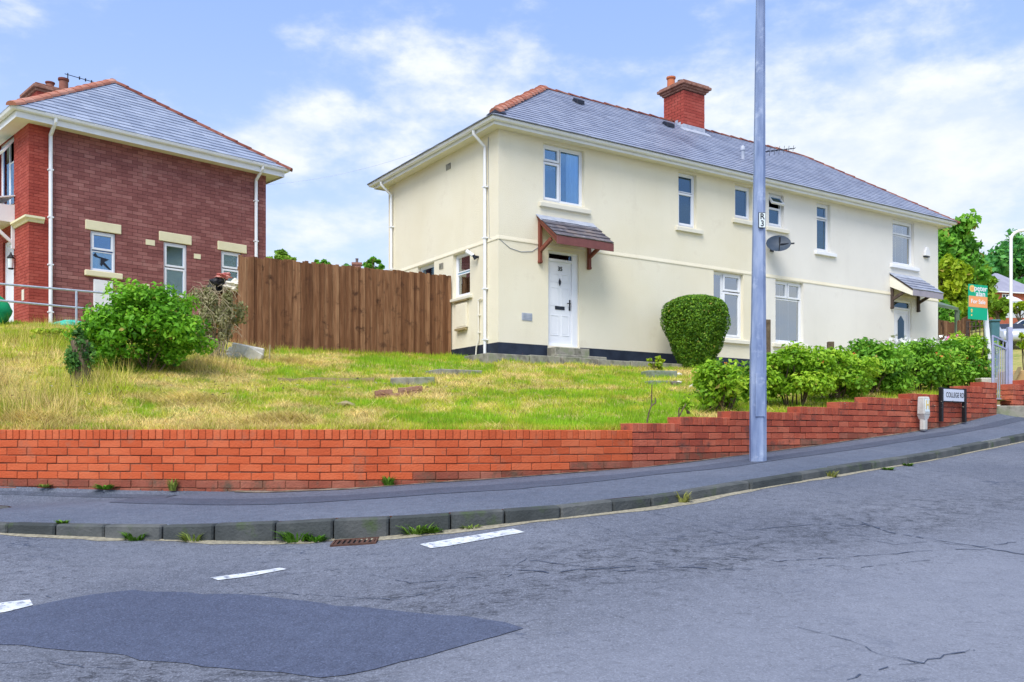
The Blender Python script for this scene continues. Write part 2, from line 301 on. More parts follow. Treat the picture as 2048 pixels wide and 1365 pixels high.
M['far_slate'] = mat('far_slate', (.27, .27, .34), (.33, .33, .40), 1.0, .8)
M['far_wall'] = mat('far_pale_wall', (.45, .49, .55), (.52, .56, .6), 1, .9)
M['greenish'] = mat('greenish_lean_to', (.10, .14, .09), (.14, .19, .12), 2, .5)
M['cable'] = mat('cable', (.25, .27, .32), rough=.6)
M['cable_pale'] = mat('pale_cable', (.5, .54, .62), rough=.6)
M['base_brick'] = mat('stained_base_brick', (.17, .045, .028), (.27, .075, .045), 4, .9, .7, 50, island=True, c3=(.34, .13, .085), dirt=((.10, .075, .05), 5, .5, .7))

# ------------------------------------------------------------------ builders
XF = {}
def tag(o, label, cat, group=None, kind=None):
    o['label'] = label
    if cat: o['category'] = cat
    if group: o['group'] = group
    if kind: o['kind'] = kind
    return o
def thing(name, loc, label, cat, rz=0, group=None):
    o = bpy.data.objects.new(name, None); C.collection.objects.link(o)
    o.location = loc; o.rotation_euler = (0, 0, rz); o.empty_display_size = .2
    XF[o.name] = Matrix.Translation(loc) @ Matrix.Rotation(rz, 4, 'Z')
    return tag(o, label, cat, group)
def root(o):
    while o.parent: o = o.parent
    return o
def link(name, me, m, parent=None, world=True):
    me.materials.append(M[m] if isinstance(m, str) else m)
    o = bpy.data.objects.new(name, me); C.collection.objects.link(o)
    if parent is not None:
        o.parent = parent
        if world: me.transform(XF[root(parent).name].inverted())
    return o
class MB:
    def __init__(s): s.v = []; s.f = []
    def add(s, vs, fs):
        k = len(s.v); s.v += [tuple(v) for v in vs]; s.f += [tuple(i+k for i in f) for f in fs]; return s
    def quad(s, a, b, c, d): return s.add([a, b, c, d], [(0, 1, 2, 3)])
    def box(s, x0, y0, z0, x1, y1, z1):
        return s.hexa([(x0, y0, z0), (x1, y0, z0), (x1, y1, z0), (x0, y1, z0), (x0, y0, z1), (x1, y0, z1), (x1, y1, z1), (x0, y1, z1)])
    def hexa(s, p): return s.add(p, [(3, 2, 1, 0), (4, 5, 6, 7), (0, 1, 5, 4), (1, 2, 6, 5), (2, 3, 7, 6), (3, 0, 4, 7)])
    def obox(s, c, U, V, W, u, v, h):      # centre, unit axes, half sizes
        c, U, V, W = Vector(c), Vector(U), Vector(V), Vector(W)
        return s.hexa([c+U*a*u+V*b*v+W*d*h for d in (-1, 1) for a, b in ((-1, -1), (1, -1), (1, 1), (-1, 1))])
    def beam(s, p, q, w, h=None, up=(0, 0, 1)):
        p, q = Vector(p), Vector(q); h = h or w; d = (q-p); l = d.length; d = d/l; upv = Vector(up)
        if abs(d.dot(upv)) > .98: upv = Vector((0, 1, 0))
        sd = d.cross(upv).normalized(); u2 = sd.cross(d)
        return s.obox((p+q)/2, d, sd, u2, l/2, w/2, h/2)
    def tube(s, pts, r, n=8, cap=True):
        pts = [Vector(p) for p in pts]; rs = r if isinstance(r, (list, tuple)) else [r]*len(pts); k = len(s.v); t0 = None
        for i, p in enumerate(pts):
            d = (pts[min(i+1, len(pts)-1)]-pts[max(i-1, 0)]).normalized()
            if t0 is None:
                t0 = d.orthogonal().normalized()
                if abs(d.z) > .9: t0 = Vector((math.cos(math.pi/n), math.sin(math.pi/n), 0))
            t0 = (t0-d*t0.dot(d)).normalized(); b = d.cross(t0)
            for j in range(n):
                a = 2*math.pi*j/n; s.v.append(tuple(p+(t0*math.cos(a)+b*math.sin(a))*rs[i]))
        for i in range(len(pts)-1):
            for j in range(n):
                a, b = k+i*n+j, k+i*n+(j+1) % n; s.f.append((a, b, b+n, a+n))
        if cap:
            s.f.append(tuple(range(k+n-1, k-1, -1))); e = k+(len(pts)-1)*n; s.f.append(tuple(range(e, e+n)))
        return s
    def ring(s, rect, prof):               # a profile (outward offset, height) carried round a rectangle with mitred corners
        x0, y0, x1, y1 = rect; k = len(s.v); n = len(prof)
        for o, z in prof: s.v += [(x0-o, y0-o, z), (x1+o, y0-o, z), (x1+o, y1+o, z), (x0-o, y1+o, z)]
        for i in range(n-1):
            for j in range(4):
                a, b = k+i*4+j, k+i*4+(j+1) % 4; s.f.append((a, b, b+4, a+4))
        return s
    def lathe(s, c, prof, n=16):
        c = Vector(c); k = len(s.v)
        for r, z in prof:
            for j in range(n): s.v.append((c.x+r*math.cos(2*math.pi*j/n), c.y+r*math.sin(2*math.pi*j/n), c.z+z))
        for i in range(len(prof)-1):
            for j in range(n):
                a, b = k+i*n+j, k+i*n+(j+1) % n; s.f.append((a, b, b+n, a+n))
        s.f.append(tuple(range(k+n-1, k-1, -1))); e = k+(len(prof)-1)*n; s.f.append(tuple(range(e, e+n))); return s
    def prism(s, poly, a, b, fn):          # outline (u,v) pushed from a to b through fn(u,v,depth)
        n = len(poly); return s.add([fn(u, v, a) for u, v in poly]+[fn(u, v, b) for u, v in poly],
            [tuple(range(n)), tuple(range(2*n-1, n-1, -1))]+[(i, i+n, (i+1) % n+n, (i+1) % n) for i in range(n)])
    def build(s, name, m, parent=None, world=False, bevel=0, smooth=False):
        me = bpy.data.meshes.new(name); me.from_pydata(s.v, [], s.f); me.update()
        bm = bmesh.new(); bm.from_mesh(me); bmesh.ops.recalc_face_normals(bm, faces=bm.faces)
        if bevel: bmesh.ops.bevel(bm, geom=bm.edges[:], offset=bevel, segments=1, affect='EDGES', clamp_overlap=True)
        bm.to_mesh(me); bm.free()
        if smooth:
            me.polygons.foreach_set('use_smooth', [True]*len(me.polygons))
            me.set_sharp_from_angle(angle=math.radians(40))
        return link(name, me, m, parent, world)
def mesh_np(name, V, Fc, m, parent=None, col=None, world=True):
    me = bpy.data.meshes.new(name); V = np.asarray(V, np.float32); Fc = np.asarray(Fc, np.int32); k = Fc.shape[1]
    me.vertices.add(len(V)); me.vertices.foreach_set('co', V.ravel())
    me.loops.add(Fc.size); me.loops.foreach_set('vertex_index', Fc.ravel())
    me.polygons.add(len(Fc)); me.polygons.foreach_set('loop_start', np.arange(0, Fc.size, k, dtype=np.int32))
    me.update(calc_edges=True)
    if col is not None:
        a = me.color_attributes.new('col', 'FLOAT_COLOR', 'POINT'); a.data.foreach_set('color', np.c_[col, np.ones(len(col))].astype(np.float32).ravel())
    return link(name, me, m, parent, world)
def text_bm(body, size, origin, U, W, depth, name, m, parent, world=True, bold=0, align='CENTER', sx=1):
    cu = bpy.data.curves.new('t', 'FONT'); cu.body = body; cu.size = size; cu.align_x = align; cu.align_y = 'CENTER'; cu.extrude = depth; cu.offset = bold
    ob = bpy.data.objects.new('t', cu); C.collection.objects.link(ob)
    me = bpy.data.meshes.new_from_object(ob.evaluated_get(bpy.context.evaluated_depsgraph_get()))
    bpy.data.objects.remove(ob); bpy.data.curves.remove(cu); me.name = name; me.materials.clear()
    U, W = Vector(U), Vector(W); Nn = U.cross(W)
    me.transform(Matrix.Translation(origin) @ Matrix(((U.x, W.x, Nn.x, 0), (U.y, W.y, Nn.y, 0), (U.z, W.z, Nn.z, 0), (0, 0, 0, 1))) @ Matrix.Diagonal((sx, 1, 1, 1)))
    return link(name, me, m, parent, world)
def interp(xs, ys, x): return np.interp(x, xs, ys)
def smooth_curve(pts, step=.05):           # Catmull-Rom through (x, y), resampled by x
    P = np.array(pts, float); out = []
    for i in range(len(P)-1):
        p0, p1, p2, p3 = P[max(i-1, 0)], P[i], P[i+1], P[min(i+2, len(P)-1)]
        for t in np.linspace(0, 1, 24, endpoint=False):
            out.append(.5*((2*p1)+(-p0+p2)*t+(2*p0-5*p1+4*p2-p3)*t*t+(-p0+3*p1-3*p2+p3)*t**3))
    out.append(P[-1]); return np.array(out)
# value noise for colours and bumps
_rt = np.random.RandomState(3).rand(256, 256)
def vnoise(x, y, s):
    x = np.asarray(x, float)*s; y = np.asarray(y, float)*s; xi = np.floor(x).astype(int); yi = np.floor(y).astype(int); fx = x-xi; fy = y-yi
    fx = fx*fx*(3-2*fx); fy = fy*fy*(3-2*fy); g = lambda a, b: _rt[a % 256, b % 256]
    return (g(xi, yi)*(1-fx)+g(xi+1, yi)*fx)*(1-fy)+(g(xi, yi+1)*(1-fx)+g(xi+1, yi+1)*fx)*fy
def fbm(x, y, s): return .5*vnoise(x, y, s)+.3*vnoise(x, y, s*2.1)+.2*vnoise(x, y, s*4.3)

# ------------------------------------------------------------------ the lie of the land
WL = smooth_curve([(-60, 16), (-30, 12.6), (-14, 10.8), (-8.6, 10.05), (-5.4, 9.5), (-3.7, 9.25), (-2.15, 9.12), (-.9, 9.22), (.1, 9.52), (1.1, 10.08), (2.6, 11.15), (3.7, 11.92), (5.4, 13.1), (8.07, 14.98), (12, 17.7), (25, 26.5), (60, 48), (120, 84)])
def wallY(X): return np.interp(X, WL[:, 0], WL[:, 1])
BASE_PX = [-3000, -600, 0, 300, 540, 700, 1000, 1280, 1500, 1620, 1840, 1890, 1993, 2100, 2300, 2600]
BASE_Y = [945, 955, 970, 979, 982, 976, 955, 935, 908, 892, 861, 853, 828, 800, 770, 745]
def wall_base(X):
    Y = wallY(X); px = CX+F*np.asarray(X)/Y; return (HY-np.interp(px, BASE_PX, BASE_Y))/F*Y
KB = [(-9000, 985, 19, 10), (-1500, 1000, 10.6, 14), (-400, 1032, 8.0, 18), (0, 1047, 7.3, 22), (300, 1052, 7.08, 29), (520, 1046, 6.98, 39), (640, 1039, 6.93, 43), (750, 1035, 6.9, 42), (850, 1030, 6.9, 38), (1024, 1019, 7.0, 30), (1137, 1011, 7.12, 26), (1245, 998, 7.35, 26), (1350, 987, 7.7, 22), (1510, 961, 8.35, 19), (1725, 927, 9.6, 17), (1870, 904, 10.9, 16), (2048, 870, 12.9, 14), (2200, 842, 15.7, 11), (2450, 800, 24, 8), (2650, 775, 44, 5), (2720, 765, 80, 3)]
KX = smooth_curve([((p-CX)/F*Y, Y) for p, y, Y, k in KB])
_kx = np.array([(p-CX)/F*Y for p, y, Y, k in KB]); _kz = np.array([(HY-y)/F*Y for p, y, Y, k in KB]); _kh = np.array([k/F*Y for p, y, Y, k in KB])
_ks = smooth_curve(list(zip(_kx, _kz))); _kk = smooth_curve(list(zip(_kx, _kh)))
def kerbY(X): return np.interp(X, KX[:, 0], KX[:, 1])
def kerbZ(X): return np.interp(X, _ks[:, 0], _ks[:, 1])
def kerbH(X): return np.clip(np.interp(X, _kk[:, 0], _kk[:, 1]), .05, .2)
def roadZ(X, Y):
    X = np.asarray(X, float); d = np.maximum(kerbY(X)-np.asarray(Y, float), -1)
    Xs = X*np.clip(1-(d-12)/60, .4, 1)
    return kerbZ(Xs)-kerbH(Xs)-np.minimum(d, 14)*.118-np.maximum(d-14, 0)*.02
def on_road(px, py):
    lo, hi = 1.0, 40.0; f = lambda Y: (HY-py)/F*Y-float(roadZ((px-CX)/F*Y, Y))
    for _ in range(50):
        mid = (lo+hi)/2
        if f(mid) > 0: lo = mid
        else: hi = mid
    return Vector(((px-CX)/F*lo, lo, float(roadZ((px-CX)/F*lo, lo))))
AM = math.atan2(.549, .836); a_m = Vector((math.cos(AM), math.sin(AM), 0)); n_m = Vector((-a_m.y, a_m.x, 0)); CM = Vector((-.30, 19.93, 1.76))
AL = math.atan2(.70, .713); a_l = Vector((math.cos(AL), math.sin(AL), 0)); n_l = Vector((-a_l.y, a_l.x, 0)); CL = Vector((-11.57, 21.5, 2.7))
def P(px, py, Y): return Vector(((px-CX)/F*Y, Y, (HY-py)/F*Y))
CP = []
for x in (-60, -30, -14, -9, -7, -5, -4, -3, -2, -1, 0, .7): CP.append((x, float(wallY(x))+.15, .035+max(0, (-8-x))*.01))
SEG = [(-9, 1265, 0), (1265, 1360, 1), (1360, 1460, 2), (1460, 1600, 3), (1600, 1679, 4), (1679, 1735, 5), (1735, 1822, 6), (1822, 1925, 7), (1925, 1966, 9), (1966, 1994, 10)]
TOP0, CRS, SOL = .068, .0825, .105
for p, y, k in ((1310, 0, 1), (1410, 0, 2), (1530, 0, 3), (1640, 0, 4), (1710, 0, 5), (1780, 0, 6), (1870, 0, 7), (1940, 0, 8)):
    X = float(np.interp(p, CX+F*WL[:, 0]/WL[:, 1], WL[:, 0])); CP.append((X, float(wallY(X))+.15, TOP0+k*CRS-.07))
for t in (-.5, 1.5, 4, 7, 10, 13, 17): q = CM+a_m*t-n_m*1.0; CP.append((q.x, q.y, 1.60))
for t, s in ((-.4, 1), (0, 3), (0, 6), (5, 3), (12, 3), (17, 6), (19, 0), (8, 8)): q = CM+a_m*t+n_m*s; CP.append((q.x, q.y, 1.72+.04*max(s, 0)))
for t, s in ((-.5, -.5), (2, -.5), (4.5, -.6), (3, 3), (6.5, 3), (0, 6), (-1, 3), (3, 12), (-1, 10)): q = CL+a_l*t+n_l*s; CP.append((q.x, q.y, 2.62 if t < 4 else 2.5))
for px, py, Y in ((477, 700, 18.7), (690, 706, 20.2), (895, 713, 21.6), (0, 664, 18.4), (150, 660, 19), (300, 668, 19.5), (0, 745, 13), (300, 738, 14), (500, 722, 17), (600, 764, 14.5), (820, 768, 15), (900, 742, 17.6), (1050, 792, 13.5), (1050, 760, 16), (1050, 740, 18.2), (1300, 747, 19.5), (1310, 778, 16), (1310, 822, 12.4), (600, 815, 11.2), (250, 800, 11.3), (2005, 803, 15.8), (2035, 800, 16.4), (1700, 772, 15.5), (1880, 765, 18)):
    q = P(px, py, Y); CP.append(tuple(q))
CP += [(-4, 28, 2.3), (3, 31, 2.3), (12, 36, 2.5), (18, 34, 2.6), (12, 19, 1.0), (16, 21.5, 1.3), (25, 28, 2.0), (60, 50, 4), (120, 90, 8), (22, 40, 3.3), (26, 42, 3.5), (30, 52, 5.2), (36, 62, 7.8), (62, 110, 14), (44, 110, 12), (-40, 100, 7), (0, 100, 7), (0, 300, 26), (100, 150, 22), (-150, 200, 14), (200, 300, 40), (-25, 15, 1.2), (-30, 40, 3), (-15, 55, 4), (0, 60, 4), (300, 700, 40), (0, 800, 40), (-300, 700, 30), (-400, 100, 10), (500, 300, 40)]
CP = np.array(CP, float)
_A = np.hypot(CP[:, None, 0]-CP[None, :, 0], CP[:, None, 1]-CP[None, :, 1]); _w = np.linalg.solve(_A+1e-3*np.eye(len(CP)), CP[:, 2])
def H(X, Y):
    X = np.asarray(X, float); Y = np.asarray(Y, float); sh = X.shape; x = X.ravel(); y = Y.ravel(); z = np.zeros_like(x)
    for i in range(0, len(x), 20000): z[i:i+20000] = np.hypot(x[i:i+20000, None]-CP[None, :, 0], y[i:i+20000, None]-CP[None, :, 1]) @ _w
    near = np.clip((np.hypot(x-CP[0, 0], y-CP[0, 1])*0+(y-wallY(x)))/1.2, 0, 1)*np.clip((60-y)/30, 0, 1)
    z = z+near*(.10*(fbm(x, y, .9)-.5)+.05*(vnoise(x, y, 3.1)-.5))
    return z.reshape(sh)
def h1(X, Y): return float(H(np.array([X]), np.array([Y]))[0])
def on_lawn(px, py, Y0=9.6, Y1=60):
    ys = np.linspace(Y0, Y1, 700); xs = (px-CX)/F*ys; z = H(xs, ys); ray = (HY-py)/F*ys
    i = np.argmax(z >= ray); return Vector((xs[i], ys[i], z[i]))

def grid_mesh(name, X, Y, Z, m, smooth=True, uv=None):
    r, c = X.shape; V = np.stack([X, Y, Z], -1).reshape(-1, 3); i = np.arange(r*c).reshape(r, c)
    Fc = np.stack([i[:-1, :-1], i[:-1, 1:], i[1:, 1:], i[1:, :-1]], -1).reshape(-1, 4); o = mesh_np(name, V, Fc, m)
    if smooth: o.data.polygons.foreach_set('use_smooth', [True]*len(o.data.polygons))
    return o
xs = np.r_[np.linspace(-400, -20, 30)[:-1], np.arange(-20, 20, .12), np.linspace(20, 60, 50), np.linspace(63, 500, 30)]
vs = np.r_[0, .05, np.arange(.15, 14, .12), np.linspace(14.2, 40, 60), np.linspace(42, 120, 40), np.linspace(130, 900, 30)]
X, V_ = np.meshgrid(xs, vs); Y = wallY(np.clip(X, -60, 120))+V_+.03
o = grid_mesh('garden_ground', X, Y, H(X, Y), 'soil'); tag(o, 'sloping garden ground rising behind the brick wall to the houses', 'ground', kind='structure')
# road
xs = np.r_[np.linspace(-160, -14, 40)[:-1], np.arange(-14, 16, .15), np.linspace(16, 120, 50)]
vs = np.r_[np.arange(0, 8, .15), np.linspace(8, 30, 30), np.linspace(33, 200, 20)]
X, V_ = np.meshgrid(xs, vs); Y = kerbY(X)-V_+.02
o = grid_mesh('road', X, Y, roadZ(X, Y), 'road'); tag(o, 'worn blue grey asphalt road with cracks climbing to the right', 'road', kind='structure')
# pavement between kerb and wall
xs = np.r_[np.linspace(-60, -10, 30)[:-1], np.arange(-10, 16, .1), np.linspace(16, 100, 50)]
tt = np.linspace(0, 1, 25); X, T = np.meshgrid(xs, tt)
kn = np.gradient(KX[:, 1], KX[:, 0]); kn = np.interp(xs, KX[:, 0], kn); nx, ny = -kn/np.hypot(1, kn), 1/np.hypot(1, kn)
x0, y0 = xs+nx*.12, kerbY(xs)+ny*.12
wx = xs+nx*1.0*0; wn_ = np.gradient(wallY(xs), xs)
# the wall point straight across from each kerb point
wxs = np.array([xs[k] for k in range(len(xs))])
sK = np.r_[0, np.cumsum(np.hypot(np.diff(x0), np.diff(y0)))]; xw = x0-(x0-xs)*0
xw = x0+nx*2.2; xw = np.maximum.accumulate(np.where(np.isfinite(xw), xw, xs)); yw = wallY(xw)+.02
X = x0*(1-T)+xw*T; Y = y0*(1-T)+yw*T; zk = kerbZ(xs); zw = wall_base(xw)
Z = zk*(1-T)+zw*T+.012*(fbm(X, Y, 1.3)-.5)*np.minimum(T*6, 1)*np.minimum((1-T)*6, 1)-.004
o = grid_mesh('pavement', X, Y, Z, 'pave'); tag(o, 'grey tarmac pavement between the kerb and the brick wall', 'pavement', kind='structure')
def paveZ(Xq, Yq):
    i = np.argmin((X-Xq)**2+(Y-Yq)**2); return float(Z.ravel()[i])
PAVE = (X.copy(), Y.copy(), Z.copy())
# long tarmac strips laid in the pavement (reinstated trench and mossy wall foot)
def pave_strip(name, t0, t1, m, label, i0, i1, lift, wob=.02):
    PX, PY, PZ = PAVE; k = (xs > i0) & (xs < i1); n = k.sum(); rows = []
    a = t0+wob*(vnoise(xs[k], xs[k]*0+t0*7, 1.4)-.5)*2; b = t1+wob*(vnoise(xs[k], xs[k]*0+t1*9, 1.9)-.5)*2
    for s in np.linspace(0, 1, 7):
        t = np.clip(a*(1-s)+b*s, 0, 1)*24; j = np.minimum(t.astype(int), 23); f = t-j; q = np.where(k)[0]
        rows.append([A[j, q]*(1-f)+A[j+1, q]*f for A in (PX, PY, PZ)])
    R = np.array(rows); o = grid_mesh(name, R[:, 0], R[:, 1], R[:, 2]+lift, m); return tag(o, label, 'pavement', kind='structure')
M['pave_dark'] = road_mat('pavement_patch', (.068, .084, .12), (.10, .115, .155), False)
M['pave_dirt'] = mat('wall_foot_dirt', (.10, .075, .06), (.19, .15, .12), 9, .95, .6, 60, c3=(.28, .25, .2), dirt=((.08, .1, .04), 5, .58, .7))
pave_strip('pavement_trench_strip', .52, .72, 'pave_dark', 'long dark reinstated trench strip along the pavement', -9, 14, .004)
pave_strip('pavement_dirt_strip', .955, 1.0, 'pave_dirt', 'strip of dirt and moss along the foot of the brick wall', -9, 9.5, .006, .03)
# kerb stones
s = np.r_[0, np.cumsum(np.hypot(np.diff(KX[:, 0]), np.diff(KX[:, 1])))]; mb = MB()
at = lambda d: (float(np.interp(d, s, KX[:, 0])), float(np.interp(d, s, KX[:, 1])))
d0 = float(np.interp(-12, KX[:, 0], s)); d1 = float(np.interp(40, KX[:, 0], s)); d = d0; rr = random.Random(5)
while d < d1:
    l = rr.uniform(.42, .5) if d < np.interp(1.5, KX[:, 0], s) else rr.uniform(.62, .9); e = min(d+l-.012, d1)
    pa, pb = at(d), at(e); U = Vector((pb[0]-pa[0], pb[1]-pa[1], 0)).normalized(); Nn = Vector((-U.y, U.x, 0)); j = rr.uniform(-.008, .008); jz = rr.uniform(-.006, .004)
    za, zb = float(kerbZ(pa[0]))+jz, float(kerbZ(pb[0]))+jz; pts = []
    for zt in (0, 1):
        for (p, z) in ((pa, za), (pb, zb)):
            pass
    A0 = Vector((pa[0], pa[1], 0))+Nn*j; B0 = Vector((pb[0], pb[1], 0))+Nn*j; A1 = A0+Nn*.135; B1 = B0+Nn*.135; zu = Vector((0, 0, 1))
    mb.hexa([A0+zu*(za-.35)-Nn*.01, B0+zu*(zb-.35)-Nn*.01, B1+zu*(zb-.35), A1+zu*(za-.35), A0+zu*za, B0+zu*zb, B1+zu*zb, A1+zu*za]); d += l
o = mb.build('kerb', 'kerb', bevel=.014); tag(o, 'dark mossy kerb stones curving along the pavement edge', 'kerb', kind='structure')
# grit in the gutter at the kerb foot
kx = np.arange(-7, 7.5, .06); wd = .015+.09*np.clip(fbm(kx, kx*0, 1.5)-.38, 0, 1)*3*np.clip((6-np.abs(kx+1))/4, .15, 1)
kn = np.interp(kx, KX[:, 0], np.gradient(KX[:, 1], KX[:, 0])); nx, ny = -kn/np.hypot(1, kn), 1/np.hypot(1, kn)
X = np.stack([kx-nx*0, kx-nx*wd*.5, kx-nx*wd]); Y = np.stack([kerbY(kx)-ny*0, kerbY(kx)-ny*wd*.5, kerbY(kx)-ny*wd])
o = grid_mesh('gutter_grit', X, Y, roadZ(X, Y)+np.array([[.012], [.009], [.003]]), 'grit'); tag(o, 'pale dry grit and straw lying in the gutter along the kerb', 'grit', kind='stuff')
# flat sheets on the road
def road_sheet(name, pix, m, label, cat='marking', lift=.004, wob=0, cuts=3):
    pts = [on_road(*p) for p in pix]; bm = bmesh.new(); r = random.Random(len(pix)); loop = []
    for i, p in enumerate(pts):
        q = pts[(i+1) % len(pts)]; n = max(1, int((q-p).length/.12)) if wob else 1
        for j in range(n):
            v = p.lerp(q, j/n)
            if wob and j: v = v+Vector((r.uniform(-wob, wob), r.uniform(-wob, wob), 0))
            loop.append(bm.verts.new(v))
    f = bm.faces.new(loop); bmesh.ops.triangulate(bm, faces=[f]); bmesh.ops.subdivide_edges(bm, edges=bm.edges[:], cuts=cuts, use_grid_fill=True)
    bm.normal_update()
    if sum(f.normal.z for f in bm.faces) < 0: bmesh.ops.reverse_faces(bm, faces=bm.faces[:])
    for v in bm.verts: v.co.z = float(roadZ(v.co.x, v.co.y))+lift
    me = bpy.data.meshes.new(name); bm.to_mesh(me); bm.free(); return tag(link(name, me, m), label, cat, kind='structure')
road_sheet('road_patch', [(-260, 1262), (0, 1230), (110, 1204), (180, 1191), (270, 1181), (480, 1190), (640, 1207), (800, 1224), (930, 1234), (1010, 1246), (1047, 1258), (960, 1283), (850, 1315), (750, 1340), (690, 1352), (640, 1357), (560, 1346), (450, 1338), (330, 1325), (200, 1306), (80, 1297), (0, 1291), (-260, 1290)], 'patch', 'large darker blue patch of newer asphalt in the foreground road', 'road patch', wob=.022)
road_sheet('road_marking', [(838, 1090), (862, 1098), (900, 1093), (1050, 1066), (1026, 1059), (960, 1070)], 'paint', 'longest white road dash nearest the drain grate', lift=.005, wob=.004)
road_sheet('road_marking', [(420, 1157), (436, 1162), (500, 1154), (574, 1140), (560, 1137), (480, 1149)], 'paint', 'narrow worn white road dash in the middle of the three', lift=.005, wob=.005)
road_sheet('road_marking', [(-60, 1216), (-40, 1232), (10, 1226), (66, 1212), (60, 1201), (20, 1205)], 'paint', 'short white road dash cut by the left picture edge', lift=.005, wob=.006)
# cracks traced along the surface
def cracks(lines):
    mb = MB(); r = random.Random(11)
    for ln, wd in lines:
        pts = [on_road(*p) for p in ln]; fine = []
        for p, q in zip(pts, pts[1:]):
            n = max(2, int((q-p).length/.05))
            for j in range(n): v = p.lerp(q, j/n); fine.append(v+Vector((r.uniform(-.013, .013), r.uniform(-.013, .013), 0)))
        fine.append(pts[-1])
        for i in range(len(fine)-1):
            p, q = fine[i], fine[i+1]; d = (q-p); d.z = 0
            if d.length < 1e-4: continue
            sd = Vector((-d.y, d.x, 0)).normalized(); wa = wd*r.uniform(.12, .62)
            if r.random() < .22: continue
            V4 = [p-sd*wa, q-sd*wa, q+sd*wa, p+sd*wa]
            for v in V4: v.z = float(roadZ(v.x, v.y))+.004
            mb.add(V4, [(0, 1, 2, 3)])
    return mb
LN = [([(1285, 1022), (1330, 1032), (1420, 1060), (1503, 1085)], .006), ([(1503, 1084), (1420, 1093), (1345, 1102)], .007), ([(1172, 1044), (1230, 1066), (1345, 1110)], .004),
      ([(1024, 1140), (1100, 1146), (1190, 1138), (1300, 1134), (1380, 1136), (1470, 1142)], .014), ([(1024, 1135), (1070, 1110), (1160, 1102), (1200, 1112)], .006), ([(1215, 1110), (1290, 1128), (1360, 1137), (1440, 1115)], .007), ([(1060, 1122), (1140, 1132), (1240, 1143), (1330, 1140)], .009),
      ([(1490, 1062), (1530, 1058), (1600, 1052), (1655, 1050), (1720, 1045), (1770, 1060)], .010), ([(1680, 1053), (1730, 1050), (1790, 1068), (1880, 1082), (2010, 1104), (2048, 1110)], .014), ([(1720, 1078), (1790, 1090), (1870, 1084), (1950, 1096), (2000, 1090), (2048, 1082)], .008), ([(1460, 1115), (1560, 1124), (1680, 1116), (1790, 1108), (1880, 1100), (1990, 1100)], .010), ([(1380, 1133), (1500, 1140), (1600, 1130), (1720, 1136), (1860, 1122)], .006), ([(1700, 1072), (1760, 1075), (1800, 1088)], .008),
      ([(1550, 1245), (1640, 1268), (1700, 1282), (1760, 1310), (1800, 1318), (1830, 1326)], .006), ([(1800, 1318), (1840, 1326), (1890, 1312), (1940, 1300), (1950, 1302)], .009), ([(1690, 1362), (1740, 1346), (1800, 1330), (1850, 1328)], .008), ([(1300, 1180), (1340, 1170), (1400, 1168)], .005),
      ([(460, 1190), (560, 1186), (700, 1196), (800, 1200), (900, 1175), (1000, 1160), (1024, 1150)], .007), ([(740, 1150), (820, 1168), (930, 1158), (1024, 1145)], .008), ([(560, 1150), (680, 1140), (800, 1135), (900, 1122)], .004), ([(0, 1192), (60, 1190), (120, 1198)], .007), ([(0, 1330), (80, 1322), (170, 1335), (280, 1340)], .005)]
o = cracks(LN).build('road_cracks', 'crack'); tag(o, 'dark branching cracks across the asphalt road', 'crack', kind='structure')
# drain grate
q = on_road(710, 1086); g = thing('drain_grate', q, 'rusty iron gully grate in the road at the kerb', 'drain')
def lay(mb):      # lie on the sloping road
    mb.v = [(q.x+x*.78, q.y+y*.8-.0, float(roadZ(q.x+x*.78, q.y+y*.8))+z) for x, y, z in mb.v]; return mb
mb = MB(); mb.box(-.22, -.11, .0, .22, -.09, .014); mb.box(-.22, .09, .0, .22, .11, .014); mb.box(-.22, -.09, .0, -.2, .09, .014); mb.box(.2, -.09, .0, .22, .09, .014); lay(mb).build('grate_frame', 'rust', g, True)
mb = MB()
for i in range(8): x = -.178+i*.051; mb.box(x-.013, -.09, .006, x+.013, .09, .013)
lay(mb).build('grate_bars', 'rust', g, True)
lay(MB().box(-.199, -.089, .002, .199, .089, .005)).build('grate_pit', 'black', g, True)

